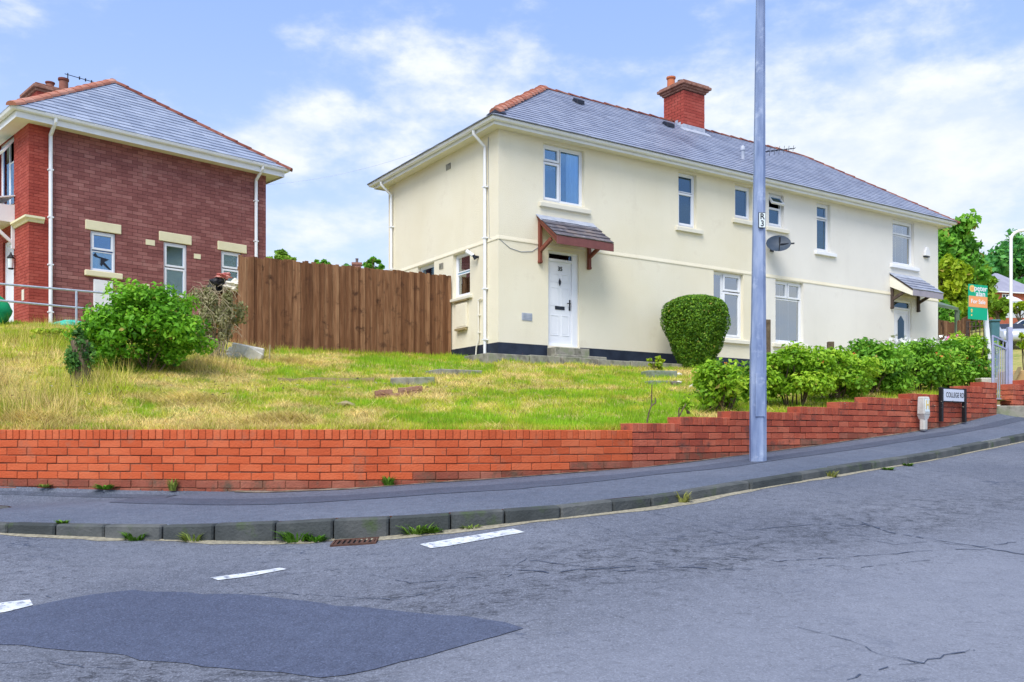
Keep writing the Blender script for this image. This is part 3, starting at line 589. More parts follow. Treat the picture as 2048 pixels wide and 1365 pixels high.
# ------------------------------------------------------------------ brick garden walls
sW = np.r_[0, np.cumsum(np.hypot(np.diff(WL[:, 0]), np.diff(WL[:, 1])))]
def wat(d): return Vector((float(np.interp(d, sW, WL[:, 0])), float(np.interp(d, sW, WL[:, 1])), 0))
_wpx = CX+F*WL[:, 0]/np.maximum(WL[:, 1], 1)
def d_of_px(p): return float(np.interp(p, _wpx[(WL[:, 0] > -20) & (WL[:, 0] < 30)], sW[(WL[:, 0] > -20) & (WL[:, 0] < 30)]))
def brick_wall(name, segs, label, mb_m, mo_m, seed, cat='wall', TH=.215):
    r = random.Random(seed); bricks = MB(); low = MB(); cop = MB(); mor = MB()
    def brick(mbx, d0, d1, z0, z1, dep0=0.0, dep1=TH, j=.004):
        A, B = wat(d0), wat(d1); U = (B-A).normalized(); Nn = Vector((-U.y, U.x, 0)); o = r.uniform(-j, j); zj = r.uniform(-.0025, .0025); zu = Vector((0, 0, 1)); t = r.uniform(-.002, .002)
        pts = []
        for z in (z0+zj, z1+zj): pts += [A+Nn*(dep0+o)+zu*(z+t), B+Nn*(dep0+o)+zu*(z-t), B+Nn*(dep1-o)+zu*(z-t), A+Nn*(dep1-o)+zu*(z+t)]
        mbx.hexa(pts)
    dmin, dmax = segs[0][0], segs[-1][1]
    def top_at(d):
        for a, b, k in segs:
            if a <= d <= b: return k
        return segs[-1][2]
    kmax = max(k for _, _, k in segs); zc0 = TOP0-SOL
    for row in range(-8, kmax+1):          # running bond rows; row r lies under the soldier course of a segment with k >= r
        z1 = zc0+row*CRS-.005; z0 = z1-CRS+.010; off = (.1175 if row % 2 else 0)+r.uniform(-.01, .01); d = dmin-off
        while d < dmax:
            for (a, b, k) in segs:
                if k < row: continue
                e0, e1 = max(d+.004, a), min(d+.231, b)
                if k == row-1: continue
                nxt = [s_ for s_ in segs if abs(s_[0]-b) < 1e-6]; prv = [s_ for s_ in segs if abs(s_[1]-a) < 1e-6]
                if e1-e0 < .02: continue
                xm = wat((e0+e1)/2).x
                if z1 < float(wall_base(xm))-.03: continue
                if seed != 1 and r.random() < .006: continue
                if seed == 1 and row == -6 and abs(CX+F*xm/float(wallY(xm))-360) < 12: continue
                # join across equal neighbours by letting the brick run on
                brick(low if z0 < float(wall_base(xm))+.035 else bricks, e0, e1, z0, z1)
            d += .235
    for a, b, k in segs:
        zt = TOP0+k*CRS; d = a
        while d < b-.02:
            brick(cop, d+.003, min(d+.074, b), zt-SOL+.004, zt, -.002, TH+.002, .003); d += .077
        n = max(1, int((b-a)/.25)); am, bm_ = a+.014, b-(.014 if b == dmax else -.012)
        for i in range(n):
            A, B = wat(am+(bm_-am)*i/n), wat(am+(bm_-am)*(i+1)/n); U = (B-A).normalized(); Nn = Vector((-U.y, U.x, 0)); zu = Vector((0, 0, 1)); zb = min(float(wall_base(A.x)), float(wall_base(B.x)))-.35
            q = .0085; mor.hexa([A+Nn*q+zu*zb, B+Nn*q+zu*zb, B+Nn*(TH-q)+zu*zb, A+Nn*(TH-q)+zu*zb, A+Nn*q+zu*(zt-.008), B+Nn*q+zu*(zt-.008), B+Nn*(TH-q)+zu*(zt-.008), A+Nn*(TH-q)+zu*(zt-.008)])
    Am = wat((dmin+dmax)/2); base = Vector((Am.x, Am.y, float(wall_base(Am.x))))
    t = thing(name, base, label, cat)
    bricks.build('brickwork', mb_m, t, True, bevel=.004); low.build('base_course', 'base_brick', t, True, bevel=.004); cop.build('soldier_coping', mb_m, t, True, bevel=.005); mor.build('mortar', mo_m, t, True)
    return t
segs = [(d_of_px(a) if a > 0 else float(np.interp(-8.0, WL[:, 0], sW)), d_of_px(b), k) for a, b, k in SEG]
brick_wall('garden_wall', segs[:1], 'long low orange painted brick wall with level soldier course top', 'brick_orange', 'mortar', 1)
brick_wall('garden_wall', segs[1:], 'weathered red brick wall stepping up the hill beside the lamp post', 'brick_red', 'mortar_red', 2)
dR = d_of_px(2026); brick_wall('garden_wall', [(dR, dR+.35, 10), (dR+.35, dR+4, 11)], 'short red brick wall beyond the metal gate', 'brick_red', 'mortar_red', 3)

# ------------------------------------------------------------------ house kit
fr = lambda u, d, z: (u, d, z)             # front plane: u along, d inwards
lf = lambda u, d, z: (d, u, z)             # end plane
def panel(mb, fn, u0, z0, u1, z1, holes, dep=.14):
    us = sorted({u0, u1, *[h[0] for h in holes], *[h[2] for h in holes]}); zs = sorted({z0, z1, *[h[1] for h in holes], *[h[3] for h in holes]})
    for i in range(len(us)-1):
        for j in range(len(zs)-1):
            cu, cz = (us[i]+us[i+1])/2, (zs[j]+zs[j+1])/2
            if any(h[0] < cu < h[2] and h[1] < cz < h[3] for h in holes): continue
            mb.quad(fn(us[i], 0, zs[j]), fn(us[i+1], 0, zs[j]), fn(us[i+1], 0, zs[j+1]), fn(us[i], 0, zs[j+1]))
    for a, b, c, d in holes:
        for (p, q) in (((a, b), (a, d)), ((c, b), (c, d)), ((a, b), (c, b)), ((a, d), (c, d))):
            mb.quad(fn(p[0], 0, p[1]), fn(q[0], 0, q[1]), fn(q[0], dep, q[1]), fn(p[0], dep, p[1]))
def ubox(mb, fn, u0, d0, z0, u1, d1, z1):
    p = [fn(u, d, z) for z in (z0, z1) for u, d in ((u0, d0), (u1, d0), (u1, d1), (u0, d1))]; mb.hexa(p)
def frame_rect(mb, fn, a, b, c, d, wd, d0, d1):
    ubox(mb, fn, a, d0, b, a+wd, d1, d); ubox(mb, fn, c-wd, d0, b, c, d1, d); ubox(mb, fn, a+wd, d0, b, c-wd, d1, b+wd); ubox(mb, fn, a+wd, d0, d-wd, c-wd, d1, d)
def window(par, fn, hole, cells, dep=.10, sill=None, back='curtain', sill_m='sill', sill_h=.12, open_top=None, sashes=(), gl='glass', frame_m='upvc', curtains=None):
    a, b, c, d = hole; mb = MB(); frame_rect(mb, fn, a, b, c, d, .05, dep-.005, dep+.065)
    for i, (p, q, r, s_) in enumerate(cells):
        if open_top == i: continue
        e = .028 if i not in sashes else .052
        frame_rect(mb, fn, p, q, r, s_, e, dep+.004-(.022 if i in sashes else 0), dep+.05)
    w_ = mb.build('window', frame_m, par, bevel=.004)
    for i, (p, q, r, s_) in enumerate(cells):
        e = .026 if i not in sashes else .05
        if open_top == i:
            m2 = MB(); h = s_-q; ang = .62; g = lambda u, dd, z: fn(u, dep-(s_-z)*math.sin(ang)+dd*math.cos(ang), s_-(s_-z)*math.cos(ang)-dd*math.sin(ang))
            frame_rect(m2, g, p, q, r, s_, .05, -.02, .03); m2.build('open_casement', frame_m, w_); m3 = MB(); ubox(m3, g, p+.05, .0, q+.05, r-.05, .006, s_-.05); m3.build('pane', gl, w_); continue
        m3 = MB(); ubox(m3, fn, p+e, dep+.022, q+e, r-e, dep+.028, s_-e); m3.build('pane', gl, w_)
    if curtains:
        for nm, u0, z0, u1, z1, m_, off in curtains:
            m4 = MB(); n = max(2, int((u1-u0)/.035)); k = []
            for i in range(n+1):
                u = u0+(u1-u0)*i/n; k.append((u, dep+off+(.018*math.sin(i*1.9) if nm == 'curtain' else 0)))
            for (ua, da), (ub, db) in zip(k, k[1:]): m4.quad(fn(ua, da, z0), fn(ub, db, z0), fn(ub, db, z1), fn(ua, da, z1))
            m4.build(nm, m_, w_, smooth=True)
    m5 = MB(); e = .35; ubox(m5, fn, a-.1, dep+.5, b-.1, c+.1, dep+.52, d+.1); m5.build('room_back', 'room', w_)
    if sill:
        m6 = MB(); u0, u1, z1 = sill; p = [(-.075, z1-sill_h), (-.075, z1-.025), (dep, z1+.012), (dep, z1-sill_h)]
        m6.prism([(0, 0), (1, 0), (2, 0), (3, 0)], u0, u1, lambda u, v, t: fn(t, p[int(u)][0], p[int(u)][1])); m6.build('sill', sill_m, w_, bevel=.006)
    return w_
def slates(mb, P0, U, Vv, Nn, Lh, S, kl, kr, course=.2, sw=.3, seed=1, thick=.011, skip=()):
    r = random.Random(seed); P0, U, Vv, Nn = Vector(P0), Vector(U), Vector(Vv), Vector(Nn); n = int(S/course)
    for i in range(n+1):
        v0 = i*course; v1 = min(v0+course*1.15, S)
        if v1-v0 < .02: continue
        a, b = kl*v0, Lh-kr*v0; a1, b1 = kl*v1, Lh-kr*v1; x = a-(sw/2 if i % 2 else 0)-r.uniform(0, .01)
        while x < b:
            l, h = max(x+.002, a), min(x+sw-.003, b)
            if h-l > .03:
                l1, h1_ = max(l, a1), min(h, b1)
                if h1_ <= l1: l1 = h1_ = (l1+h1_)/2 if a1 < b1 else (a1+b1)/2
                t = thick*r.uniform(.75, 1.3); dv = r.uniform(-.006, .006); q = []
                lo = [P0+U*l+Vv*(v0+dv), P0+U*h+Vv*(v0+dv)]; hi = [P0+U*h1_+Vv*v1, P0+U*l1+Vv*v1]
                vs = [lo[0]+Nn*(t+.012), lo[1]+Nn*(t+.012), hi[0]+Nn*.002, hi[1]+Nn*.002, lo[0]+Nn*.002, lo[1]+Nn*.002]
                mb.add(vs, [(0, 1, 2, 3), (4, 5, 1, 0), (5, 2, 1), (4, 0, 3)])
            x += sw
def cap_tiles(mb, A, B, Nup, l=.32, rad=.12, lift=.0, thick=.022, seed=1, kick=.02):
    A, B = Vector(A), Vector(B); d = (B-A); n = max(1, int(d.length/l)); U = d.normalized(); Sd = U.cross(Vector(Nup)).normalized(); W = Sd.cross(U); r = random.Random(seed)
    for i in range(n):
        p, q = A+d*(i/n)-U*.03, A+d*((i+1)/n)-U*.004; k = len(mb.v); a0 = kick*r.uniform(.6, 1.4)
        for (c, up) in ((p, lift+a0), (q, lift)):
            for j in range(7):
                an = math.pi*(j/6); mb.v.append(tuple(c+Sd*math.cos(an)*rad+W*(math.sin(an)*rad*.8+up-.04)))
        for j in range(6): mb.f.append((k+j, k+j+1, k+7+j+1, k+7+j))
        mb.f.append(tuple(k+j for j in range(6, -1, -1))); mb.f.append(tuple(k+7+j for j in range(7)))
def hip_roof(par, rect, zE, pitch, slate_m, ridge_m, course, sw, over=.44, seed=1, thick=.011, ins=None):
    x0, y0, x1, y1 = rect[0]-over, rect[1]-over, rect[2]+over, rect[3]+over; c, s_ = math.cos(pitch), math.sin(pitch); half = min(y1-y0, x1-x0)/2; zR = zE+half*math.tan(pitch); S = half/c; ins = ins or half; Se = math.hypot(ins, zR-zE); ce, se = ins/Se, (zR-zE)/Se; kf, ke = ins/S, half/Se
    mb = MB()
    if x1-x0 >= y1-y0:
        R0, R1 = (x0+ins, (y0+y1)/2, zR), (x1-ins, (y0+y1)/2, zR); fx, ex = (S, c, s_, kf), (Se, ce, se, ke)
    else:
        R0, R1 = ((x0+x1)/2, y0+ins, zR), ((x0+x1)/2, y1-ins, zR); ex, fx = (S, c, s_, kf), (Se, ce, se, ke)
    slates(mb, (x0, y0, zE), (1, 0, 0), (0, fx[1], fx[2]), (0, -fx[2], fx[1]), x1-x0, fx[0], fx[3], fx[3], course, sw, seed, thick)
    slates(mb, (x1, y0, zE), (0, 1, 0), (-ex[1], 0, ex[2]), (ex[2], 0, ex[1]), y1-y0, ex[0], ex[3], ex[3], course, sw, seed+1, thick)
    slates(mb, (x1, y1, zE), (-1, 0, 0), (0, -fx[1], fx[2]), (0, fx[2], fx[1]), x1-x0, fx[0], fx[3], fx[3], course, sw, seed+2, thick)
    slates(mb, (x0, y1, zE), (0, -1, 0), (ex[1], 0, ex[2]), (-ex[2], 0, ex[1]), y1-y0, ex[0], ex[3], ex[3], course, sw, seed+3, thick)
    rf = mb.build('roof', slate_m, par)
    u = MB(); e = -.012; A, B, C_, D = (x0, y0, zE+e), (x1, y0, zE+e), (x1, y1, zE+e), (x0, y1, zE+e); r0 = (R0[0], R0[1], zR+e); r1 = (R1[0], R1[1], zR+e)
    if x1-x0 >= y1-y0: u.add([A, B, C_, D, r0, r1], [(0, 1, 5, 4), (1, 2, 5), (2, 3, 4, 5), (3, 0, 4)])
    else: u.add([A, B, C_, D, r0, r1], [(0, 1, 4), (1, 2, 5, 4), (2, 3, 5), (3, 0, 4, 5)])
    u.build('roof_underlay', 'underlay', rf)
    return rf, (A, B, C_, D), R0, R1
def eaves(par, rect, zs, o_f=.30, o_g=.42, fh=.19, zt=5.16):
    MB().ring(rect, [(0, zs), (o_f, zs), (o_f-.001, zs-.03)]).build('soffit', 'soffit', par)
    MB().ring(rect, [(o_f-.02, zs-.035), (o_f, zs-.035), (o_f, zt+.02), (o_f-.02, zt+.02)]).build('fascia', 'trim', par)
    pr = [(o_f+.004, zt)]; R = (o_g-o_f)/2
    pr += [(o_f+R-R*math.cos(math.pi*i/8), zt-R*1.15*math.sin(math.pi*i/8)) for i in range(9)]
    pr += [(o_g+.006, zt), (o_g+.006, zt+.012), (o_g-.006, zt+.012), (o_g-.008, zt-.02), (o_f+R, zt-R*.9), (o_f+.01, zt-.02)]
    return MB().ring(rect, pr).build('gutter', 'trim', par, smooth=True)
def downpipe(par, fn, u, zt, zb, o_g=.36, r=.036, name='downpipe', m='trim', shoe=True):
    d = -.06; mb = MB(); pts = [fn(u, -o_g, zt), fn(u, -o_g, zt-.12), fn(u, d-.0, zt-.36), fn(u, d, zt-.5), fn(u, d, zb)]
    mb.tube(pts, r, 10)
    z = zb+.35
    while z < zt-.6:
        ubox(mb, fn, u-.06, -.105, z, u+.06, -.003, z+.03); z += 1.15
    return mb.build(name, m, par, smooth=True)
def pot(mb, c, r, h): mb.lathe(c, [(r*.95, 0), (r*.85, h*.1), (r*.8, h*.8), (r, h*.86), (r, h), (r*.75, h), (r*.7, h*.7)], 14)
def canopy(par, x0, x1, zb=3.27, zf=2.69, p=.77, fasc_m='fascia_red', br_m='wood_red', fh=.19, slate='slate_canopy', cheek=False):
    t = Vector((0, -p, zf-zb)); S = t.length; Vv = -t/S; Nn = Vector((0, -(zb-zf), p)).normalized()
    if Nn.z < 0: Nn = -Nn
    mb = MB(); slates(mb, (x0-.04, -p-.03, zf), (1, 0, 0), Vv, Nn, x1-x0+.08, S*.82, 0, 0, .19, .27, 4, .012)
    cr = mb.build('door_canopy', slate, par)
    mb = MB(); a = Vector((x0-.04, 0, zb))-Nn*.0; e = Vector((0, 0, 1))
    mb.hexa([Vector((x0-.03, -p, zf-.035)), Vector((x1+.03, -p, zf-.035)), Vector((x1+.03, -.002, zb-.035)), Vector((x0-.03, -.002, zb-.035)), Vector((x0-.03, -p, zf-.004)), Vector((x1+.03, -p, zf-.004)), Vector((x1+.03, -.002, zb-.004)), Vector((x0-.03, -.002, zb-.004))]); mb.build('canopy_deck', br_m, cr)
    mb = MB(); q0 = Vector((0, -p*.27, zb-(zb-zf)*.27)); u = Nn*.024
    mb.hexa([Vector((x0-.05, q0.y, q0.z))+Nn*.016, Vector((x1+.05, q0.y, q0.z))+Nn*.016, Vector((x1+.05, -.004, zb+.02)), Vector((x0-.05, -.004, zb+.02)), Vector((x0-.05, q0.y, q0.z))+u, Vector((x1+.05, q0.y, q0.z))+u, Vector((x1+.05, -.004, zb+.04)), Vector((x0-.05, -.004, zb+.04))]); mb.build('canopy_flashing', 'lead', cr)
    MB().box(x0-.03, -p-.025, zf-fh, x1+.03, -p-.003, zf+.0).build('canopy_fascia', fasc_m, cr, bevel=.004)
    for x in (x0+.04, x1-.10):
        mb = MB(); w_ = .075
        mb.box(x-w_/2, -.08, 2.19, x+w_/2, -.003, zb-.06); mb.box(x-w_/2-.006, -.088, 2.2, x+w_/2+.006, -.003, 2.25)
        sl_ = [Vector((x, -.05, zb-.09)), Vector((x, -p+.02, zf-.09))]; mb.beam(sl_[0], sl_[1], w_-.004, .12)
        mb.beam((x, -.06, 2.48), (x, -p*.62, zf-.02), w_-.012, .085)
        mb.build('canopy_bracket', br_m, cr, bevel=.004)
    if cheek:
        for x in (x0-.02, x1+.0):
            mb = MB(); mb.add([(x, -p, zf-fh), (x, -p, zf-.036), (x, -.003, zb-.036), (x, -.003, zb-.40), (x+.015, -p, zf-fh), (x+.015, -p, zf-.036), (x+.015, -.003, zb-.036), (x+.015, -.003, zb-.40)], [(0, 1, 2, 3), (4, 7, 6, 5), (0, 4, 5, 1), (1, 5, 6, 2), (2, 6, 7, 3), (3, 7, 4, 0)]); mb.build('canopy_cheek', 'soffit', cr)
    return cr

# ------------------------------------------------------------------ the semi-detached pair
hs = thing('semi_detached_house', CM, 'pair of cream rendered semi-detached houses under one slate hipped roof', 'house', rz=AM)
W_, D_ = 16.95, 5.62; RECT = (0, 0, W_, D_); PW = 8.5
h_front = {'w1': (1.22, 3.66, 2.41, 4.98), 'w2': (5.44, 3.62, 6.08, 5.0), 'w3': (7.5, 4.1, 8.16, 5.0), 'w4': (8.84, 4.06, 9.46, 4.97), 'w5': (10.88, 3.62, 11.49, 5.0), 'w6': (14.5, 3.62, 15.63, 5.0), 'g1': (6.7, .86, 7.83, 2.60), 'g2': (9.11, .86, 10.29, 2.60), 'd1': (1.36, .33, 2.25, 2.53), 'd2': (14.58, .33, 15.5, 2.5)}
mb = MB(); panel(mb, fr, 0, -.6, PW, 5.3, [h for h in h_front.values() if h[0] < PW]); h_left = {'w1': (1.24, 1.56, 2.05, 2.60), 'w2': (3.0, 1.7, 3.9, 2.60)}
panel(mb, lf, 0, -.6, D_, 5.3, list(h_left.values())); mb.quad((0, D_, -.6), (PW, D_, -.6), (PW, D_, 5.3), (0, D_, 5.3)); mb.build('wall', 'cream', hs)
mb = MB(); panel(mb, fr, PW, -.6, W_, 5.3, [h for h in h_front.values() if h[0] > PW]); mb.quad((W_, 0, -.6), (W_, D_, -.6), (W_, D_, 5.3), (W_, 0, 5.3)); mb.quad((PW, D_, -.6), (W_, D_, -.6), (W_, D_, 5.3), (PW, D_, 5.3))
o = mb.build('wall', 'offwhite', hs); o['label'] = 'whiter rendered wall of the farther half'
bead = [(-.001, 2.622), (.014, 2.622), (.014, 2.645), (-.001, 2.72)]
def bar_bead(mb, fn, u0, u1): mb.prism([(i, 0) for i in range(len(bead))], u0, u1, lambda u, v, t: fn(t, -bead[int(u)][0], bead[int(u)][1]))
mb = MB(); mb.ring((0, 0, W_, D_), bead); mb.build('string_course', 'cream', hs)
mb = MB()
for u0, u1 in ((0, 1.33), (2.28, 14.55), (15.53, W_)): ubox(mb, fr, u0-(.012 if u0 == 0 else 0), -.012, -.6, u1, .0, .33)
ubox(mb, lf, 0, -.012, -.6, D_, .0, .33); mb.build('plinth', 'plinth', hs)
eaves(hs, RECT, 5.07)
rf, cr, R0, R1 = hip_roof(hs, RECT, 5.17, math.radians(36.3), 'slate', 'ridge', .19, .3, ins=3.66)
up = (0, 0, 1)
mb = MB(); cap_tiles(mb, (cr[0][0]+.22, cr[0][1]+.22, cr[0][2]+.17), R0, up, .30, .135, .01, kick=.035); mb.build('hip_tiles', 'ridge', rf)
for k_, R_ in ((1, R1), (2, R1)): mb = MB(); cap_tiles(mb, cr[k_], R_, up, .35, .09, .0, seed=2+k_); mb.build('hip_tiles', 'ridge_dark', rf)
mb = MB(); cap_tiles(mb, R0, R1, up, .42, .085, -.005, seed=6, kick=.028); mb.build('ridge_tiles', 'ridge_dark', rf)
mb = MB(); mb.add([(-.40, -.40, 5.24), (.02, -.32, 5.30), (-.32, .02, 5.30), (-.12, -.12, 5.50), (-.30, -.30, 5.22)], [(0, 1, 3), (0, 3, 2), (1, 2, 3), (0, 4, 1), (0, 2, 4)]); mb.build('hip_iron', 'dark', rf)
# chimney on the ridge
cxm, cym, cw, cd_ = 8.325, 2.77, .425, .42; zc0, zc1 = 6.6, 8.40
def brick_box(mb, mo, x0, y0, x1, y1, z0, z1, r, bh=.075, bl=.225, hole=None):
    n = int((z1-z0)/bh); mo.box(x0+.008, y0+.008, z0, x1-.008, y1-.008, z1-.01)
    for i in range(n):
        za, zb = z0+i*bh+.004, z0+(i+1)*bh-.004
        for (ax, lo, hi, f0) in (('x', x0, x1, y0), ('x', x0, x1, y1-.05), ('y', y0, y1, x0), ('y', y0, y1, x1-.05)):
            u = lo-(bl/2 if i % 2 else 0)
            while u < hi:
                a, b = max(u+.004, lo), min(u+bl-.004, hi)
                if b-a > .03:
                    j = r.uniform(-.003, .003)
                    if ax == 'x': mb.box(a, f0+j, za, b, f0+.05+j, zb)
                    else: mb.box(f0+j, a+.006, za, f0+.05+j, b-.006, zb)
                u += bl
ch_b, ch_m = MB(), MB(); brick_box(ch_b, ch_m, cxm-cw, cym-cd_, cxm+cw, cym+cd_, zc0, zc1, random.Random(4), .088, .25); co = ch_b.build('chimney', 'brick_quoin', hs); ch_m.build('chimney_mortar', 'mortar_red', co)
mb = MB()
for k, (o_, z0, z1) in enumerate(((.04, 8.385, 8.44), (.09, 8.442, 8.50), (.15, 8.502, 8.58), (.10, 8.582, 8.63))): mb.box(cxm-cw-o_, cym-cd_-o_, z0, cxm+cw+o_, cym+cd_+o_, z1)
mb.build('chimney_cap', 'stone_cap', co, bevel=.008)
mb = MB(); pot(mb, (cxm-.32, cym+.22, 8.62), .14, .34); mb.build('chimney_pot', 'pot', co, smooth=True)
for (dx_, dy_, r_, h_) in ((.06, .20, .10, .32), (.16, -.05, .09, .16), (.34, -.05, .11, .18)):
    mb = MB(); pot(mb, (cxm+dx_, cym+dy_, 8.62), r_, h_); mb.build('chimney_pot', 'pot_dark', co, smooth=True)
mb = MB(); yr = cym-cd_; zf_ = lambda y: 5.17+(y+.44)*math.tan(math.radians(36.3))
for (a, b, e) in ((cxm-cw-.2, cxm+cw+.1, .22),):
    mb.hexa([(a, yr-e, zf_(yr-e)+.02), (b, yr-e, zf_(yr-e)+.02), (b, yr-.004, zf_(yr)+.02), (a, yr-.004, zf_(yr)+.02), (a, yr-e, zf_(yr-e)+.04), (b, yr-e, zf_(yr-e)+.04), (b, yr-.004, zf_(yr)+.04), (a, yr-.004, zf_(yr)+.04)])
mb.box(cxm-cw-.01, yr-.012, zf_(yr), cxm+cw+.01, yr-.003, zf_(yr)+.15)
for i in range(3): z = zf_(yr+i*.12); mb.box(cxm-cw-.014, yr+i*.115, z-.1, cxm-cw-.002, yr+i*.115+.11, z+.15)
mb.build('chimney_flashing', 'lead', co)
# roof furniture
def on_roof(x, y): return zf_(y)
for (x, y, s_) in ((3.89, 2.2, .24), (7.12, 2.2, .28)):
    mb = MB(); z = on_roof(x, y); mb.hexa([(x-s_/2, y-.16, z-.08), (x+s_/2, y-.16, z-.08), (x+s_/2, y+.1, z+.08), (x-s_/2, y+.1, z+.08), (x-s_/2, y-.16, z+.03), (x+s_/2, y-.16, z+.03), (x+s_/2, y+.02, z+.13), (x-s_/2, y+.02, z+.13)]); mb.build('roof_vent', 'dark', hs, bevel=.01)
x, y = 8.66, .78; z = on_roof(x, y); mb = MB(); mb.tube([(x, y, z-.1), (x, y, z+.22)], .055, 10); mb.lathe((x, y, z+.22), [(.06, 0), (.075, .02), (.06, .12), (.02, .16)], 10); mb.build('soil_vent_pipe', 'lead', hs, smooth=True)
x, y = 9.4, .75; z = on_roof(x, y); mb = MB(); mb.tube([(x+.02, y, z-.1), (x-.02, y, z+.62)], .014, 6); mb.build('aerial_mast', 'galv', hs)
mb = MB(); mb.tube([(x-.2, y+.1, z+.3), (x+1.25, y-.15, z+.62)], .012, 6)
for i in range(9):
    t = i/8; px_, py_, pz_ = x-.15+1.35*t, y+.09-.23*t, z+.31+.30*t; l = .17-.08*t; mb.tube([(px_-.02, py_, pz_-l), (px_+.02, py_, pz_+l)], .007, 5); mb.tube([(px_, py_-l, pz_), (px_, py_+l, pz_)], .007, 5)
mb.build('tv_aerial', 'dark', hs)
# windows
N_ = lambda u0, z0, u1, z1, off=.10, m='curtain', nm='curtain': (nm, u0, z0, u1, z1, m, off)
h = h_front
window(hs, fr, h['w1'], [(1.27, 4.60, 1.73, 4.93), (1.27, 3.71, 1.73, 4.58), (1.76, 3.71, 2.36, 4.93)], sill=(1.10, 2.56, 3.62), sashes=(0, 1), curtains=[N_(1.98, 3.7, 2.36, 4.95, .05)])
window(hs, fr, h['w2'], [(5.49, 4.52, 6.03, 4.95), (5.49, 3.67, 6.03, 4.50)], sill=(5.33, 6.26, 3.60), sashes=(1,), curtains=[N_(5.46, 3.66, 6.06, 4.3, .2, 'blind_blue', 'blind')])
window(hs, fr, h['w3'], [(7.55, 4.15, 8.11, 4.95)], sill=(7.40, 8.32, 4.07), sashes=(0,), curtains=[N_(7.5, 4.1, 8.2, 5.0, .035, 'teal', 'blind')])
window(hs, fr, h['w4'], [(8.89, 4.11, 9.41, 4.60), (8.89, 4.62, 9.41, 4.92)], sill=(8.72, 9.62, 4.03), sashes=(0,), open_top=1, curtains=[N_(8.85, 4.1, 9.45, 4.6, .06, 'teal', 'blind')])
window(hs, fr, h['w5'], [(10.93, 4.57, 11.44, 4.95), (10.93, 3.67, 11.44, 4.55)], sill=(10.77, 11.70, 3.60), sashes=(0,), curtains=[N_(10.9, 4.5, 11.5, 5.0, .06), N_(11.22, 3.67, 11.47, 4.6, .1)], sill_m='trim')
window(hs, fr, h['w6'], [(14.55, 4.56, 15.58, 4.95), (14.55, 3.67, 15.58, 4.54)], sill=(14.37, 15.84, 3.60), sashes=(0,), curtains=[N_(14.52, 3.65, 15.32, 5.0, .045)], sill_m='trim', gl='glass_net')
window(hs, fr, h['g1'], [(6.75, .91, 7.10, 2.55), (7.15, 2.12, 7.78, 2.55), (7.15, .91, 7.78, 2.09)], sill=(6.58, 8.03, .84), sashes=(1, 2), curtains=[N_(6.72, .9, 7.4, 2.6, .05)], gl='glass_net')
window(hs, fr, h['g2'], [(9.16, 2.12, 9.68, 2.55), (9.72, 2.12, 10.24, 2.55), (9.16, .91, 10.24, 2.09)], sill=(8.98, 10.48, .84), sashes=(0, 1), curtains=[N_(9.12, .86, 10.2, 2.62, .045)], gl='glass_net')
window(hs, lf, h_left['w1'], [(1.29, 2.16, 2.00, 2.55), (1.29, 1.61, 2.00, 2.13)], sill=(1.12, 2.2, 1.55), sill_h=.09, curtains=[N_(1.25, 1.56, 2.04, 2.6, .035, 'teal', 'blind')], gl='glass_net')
window(hs, lf, h_left['w2'], [(3.05, 1.75, 3.85, 2.55)], sill=(2.9, 4.0, 1.68))
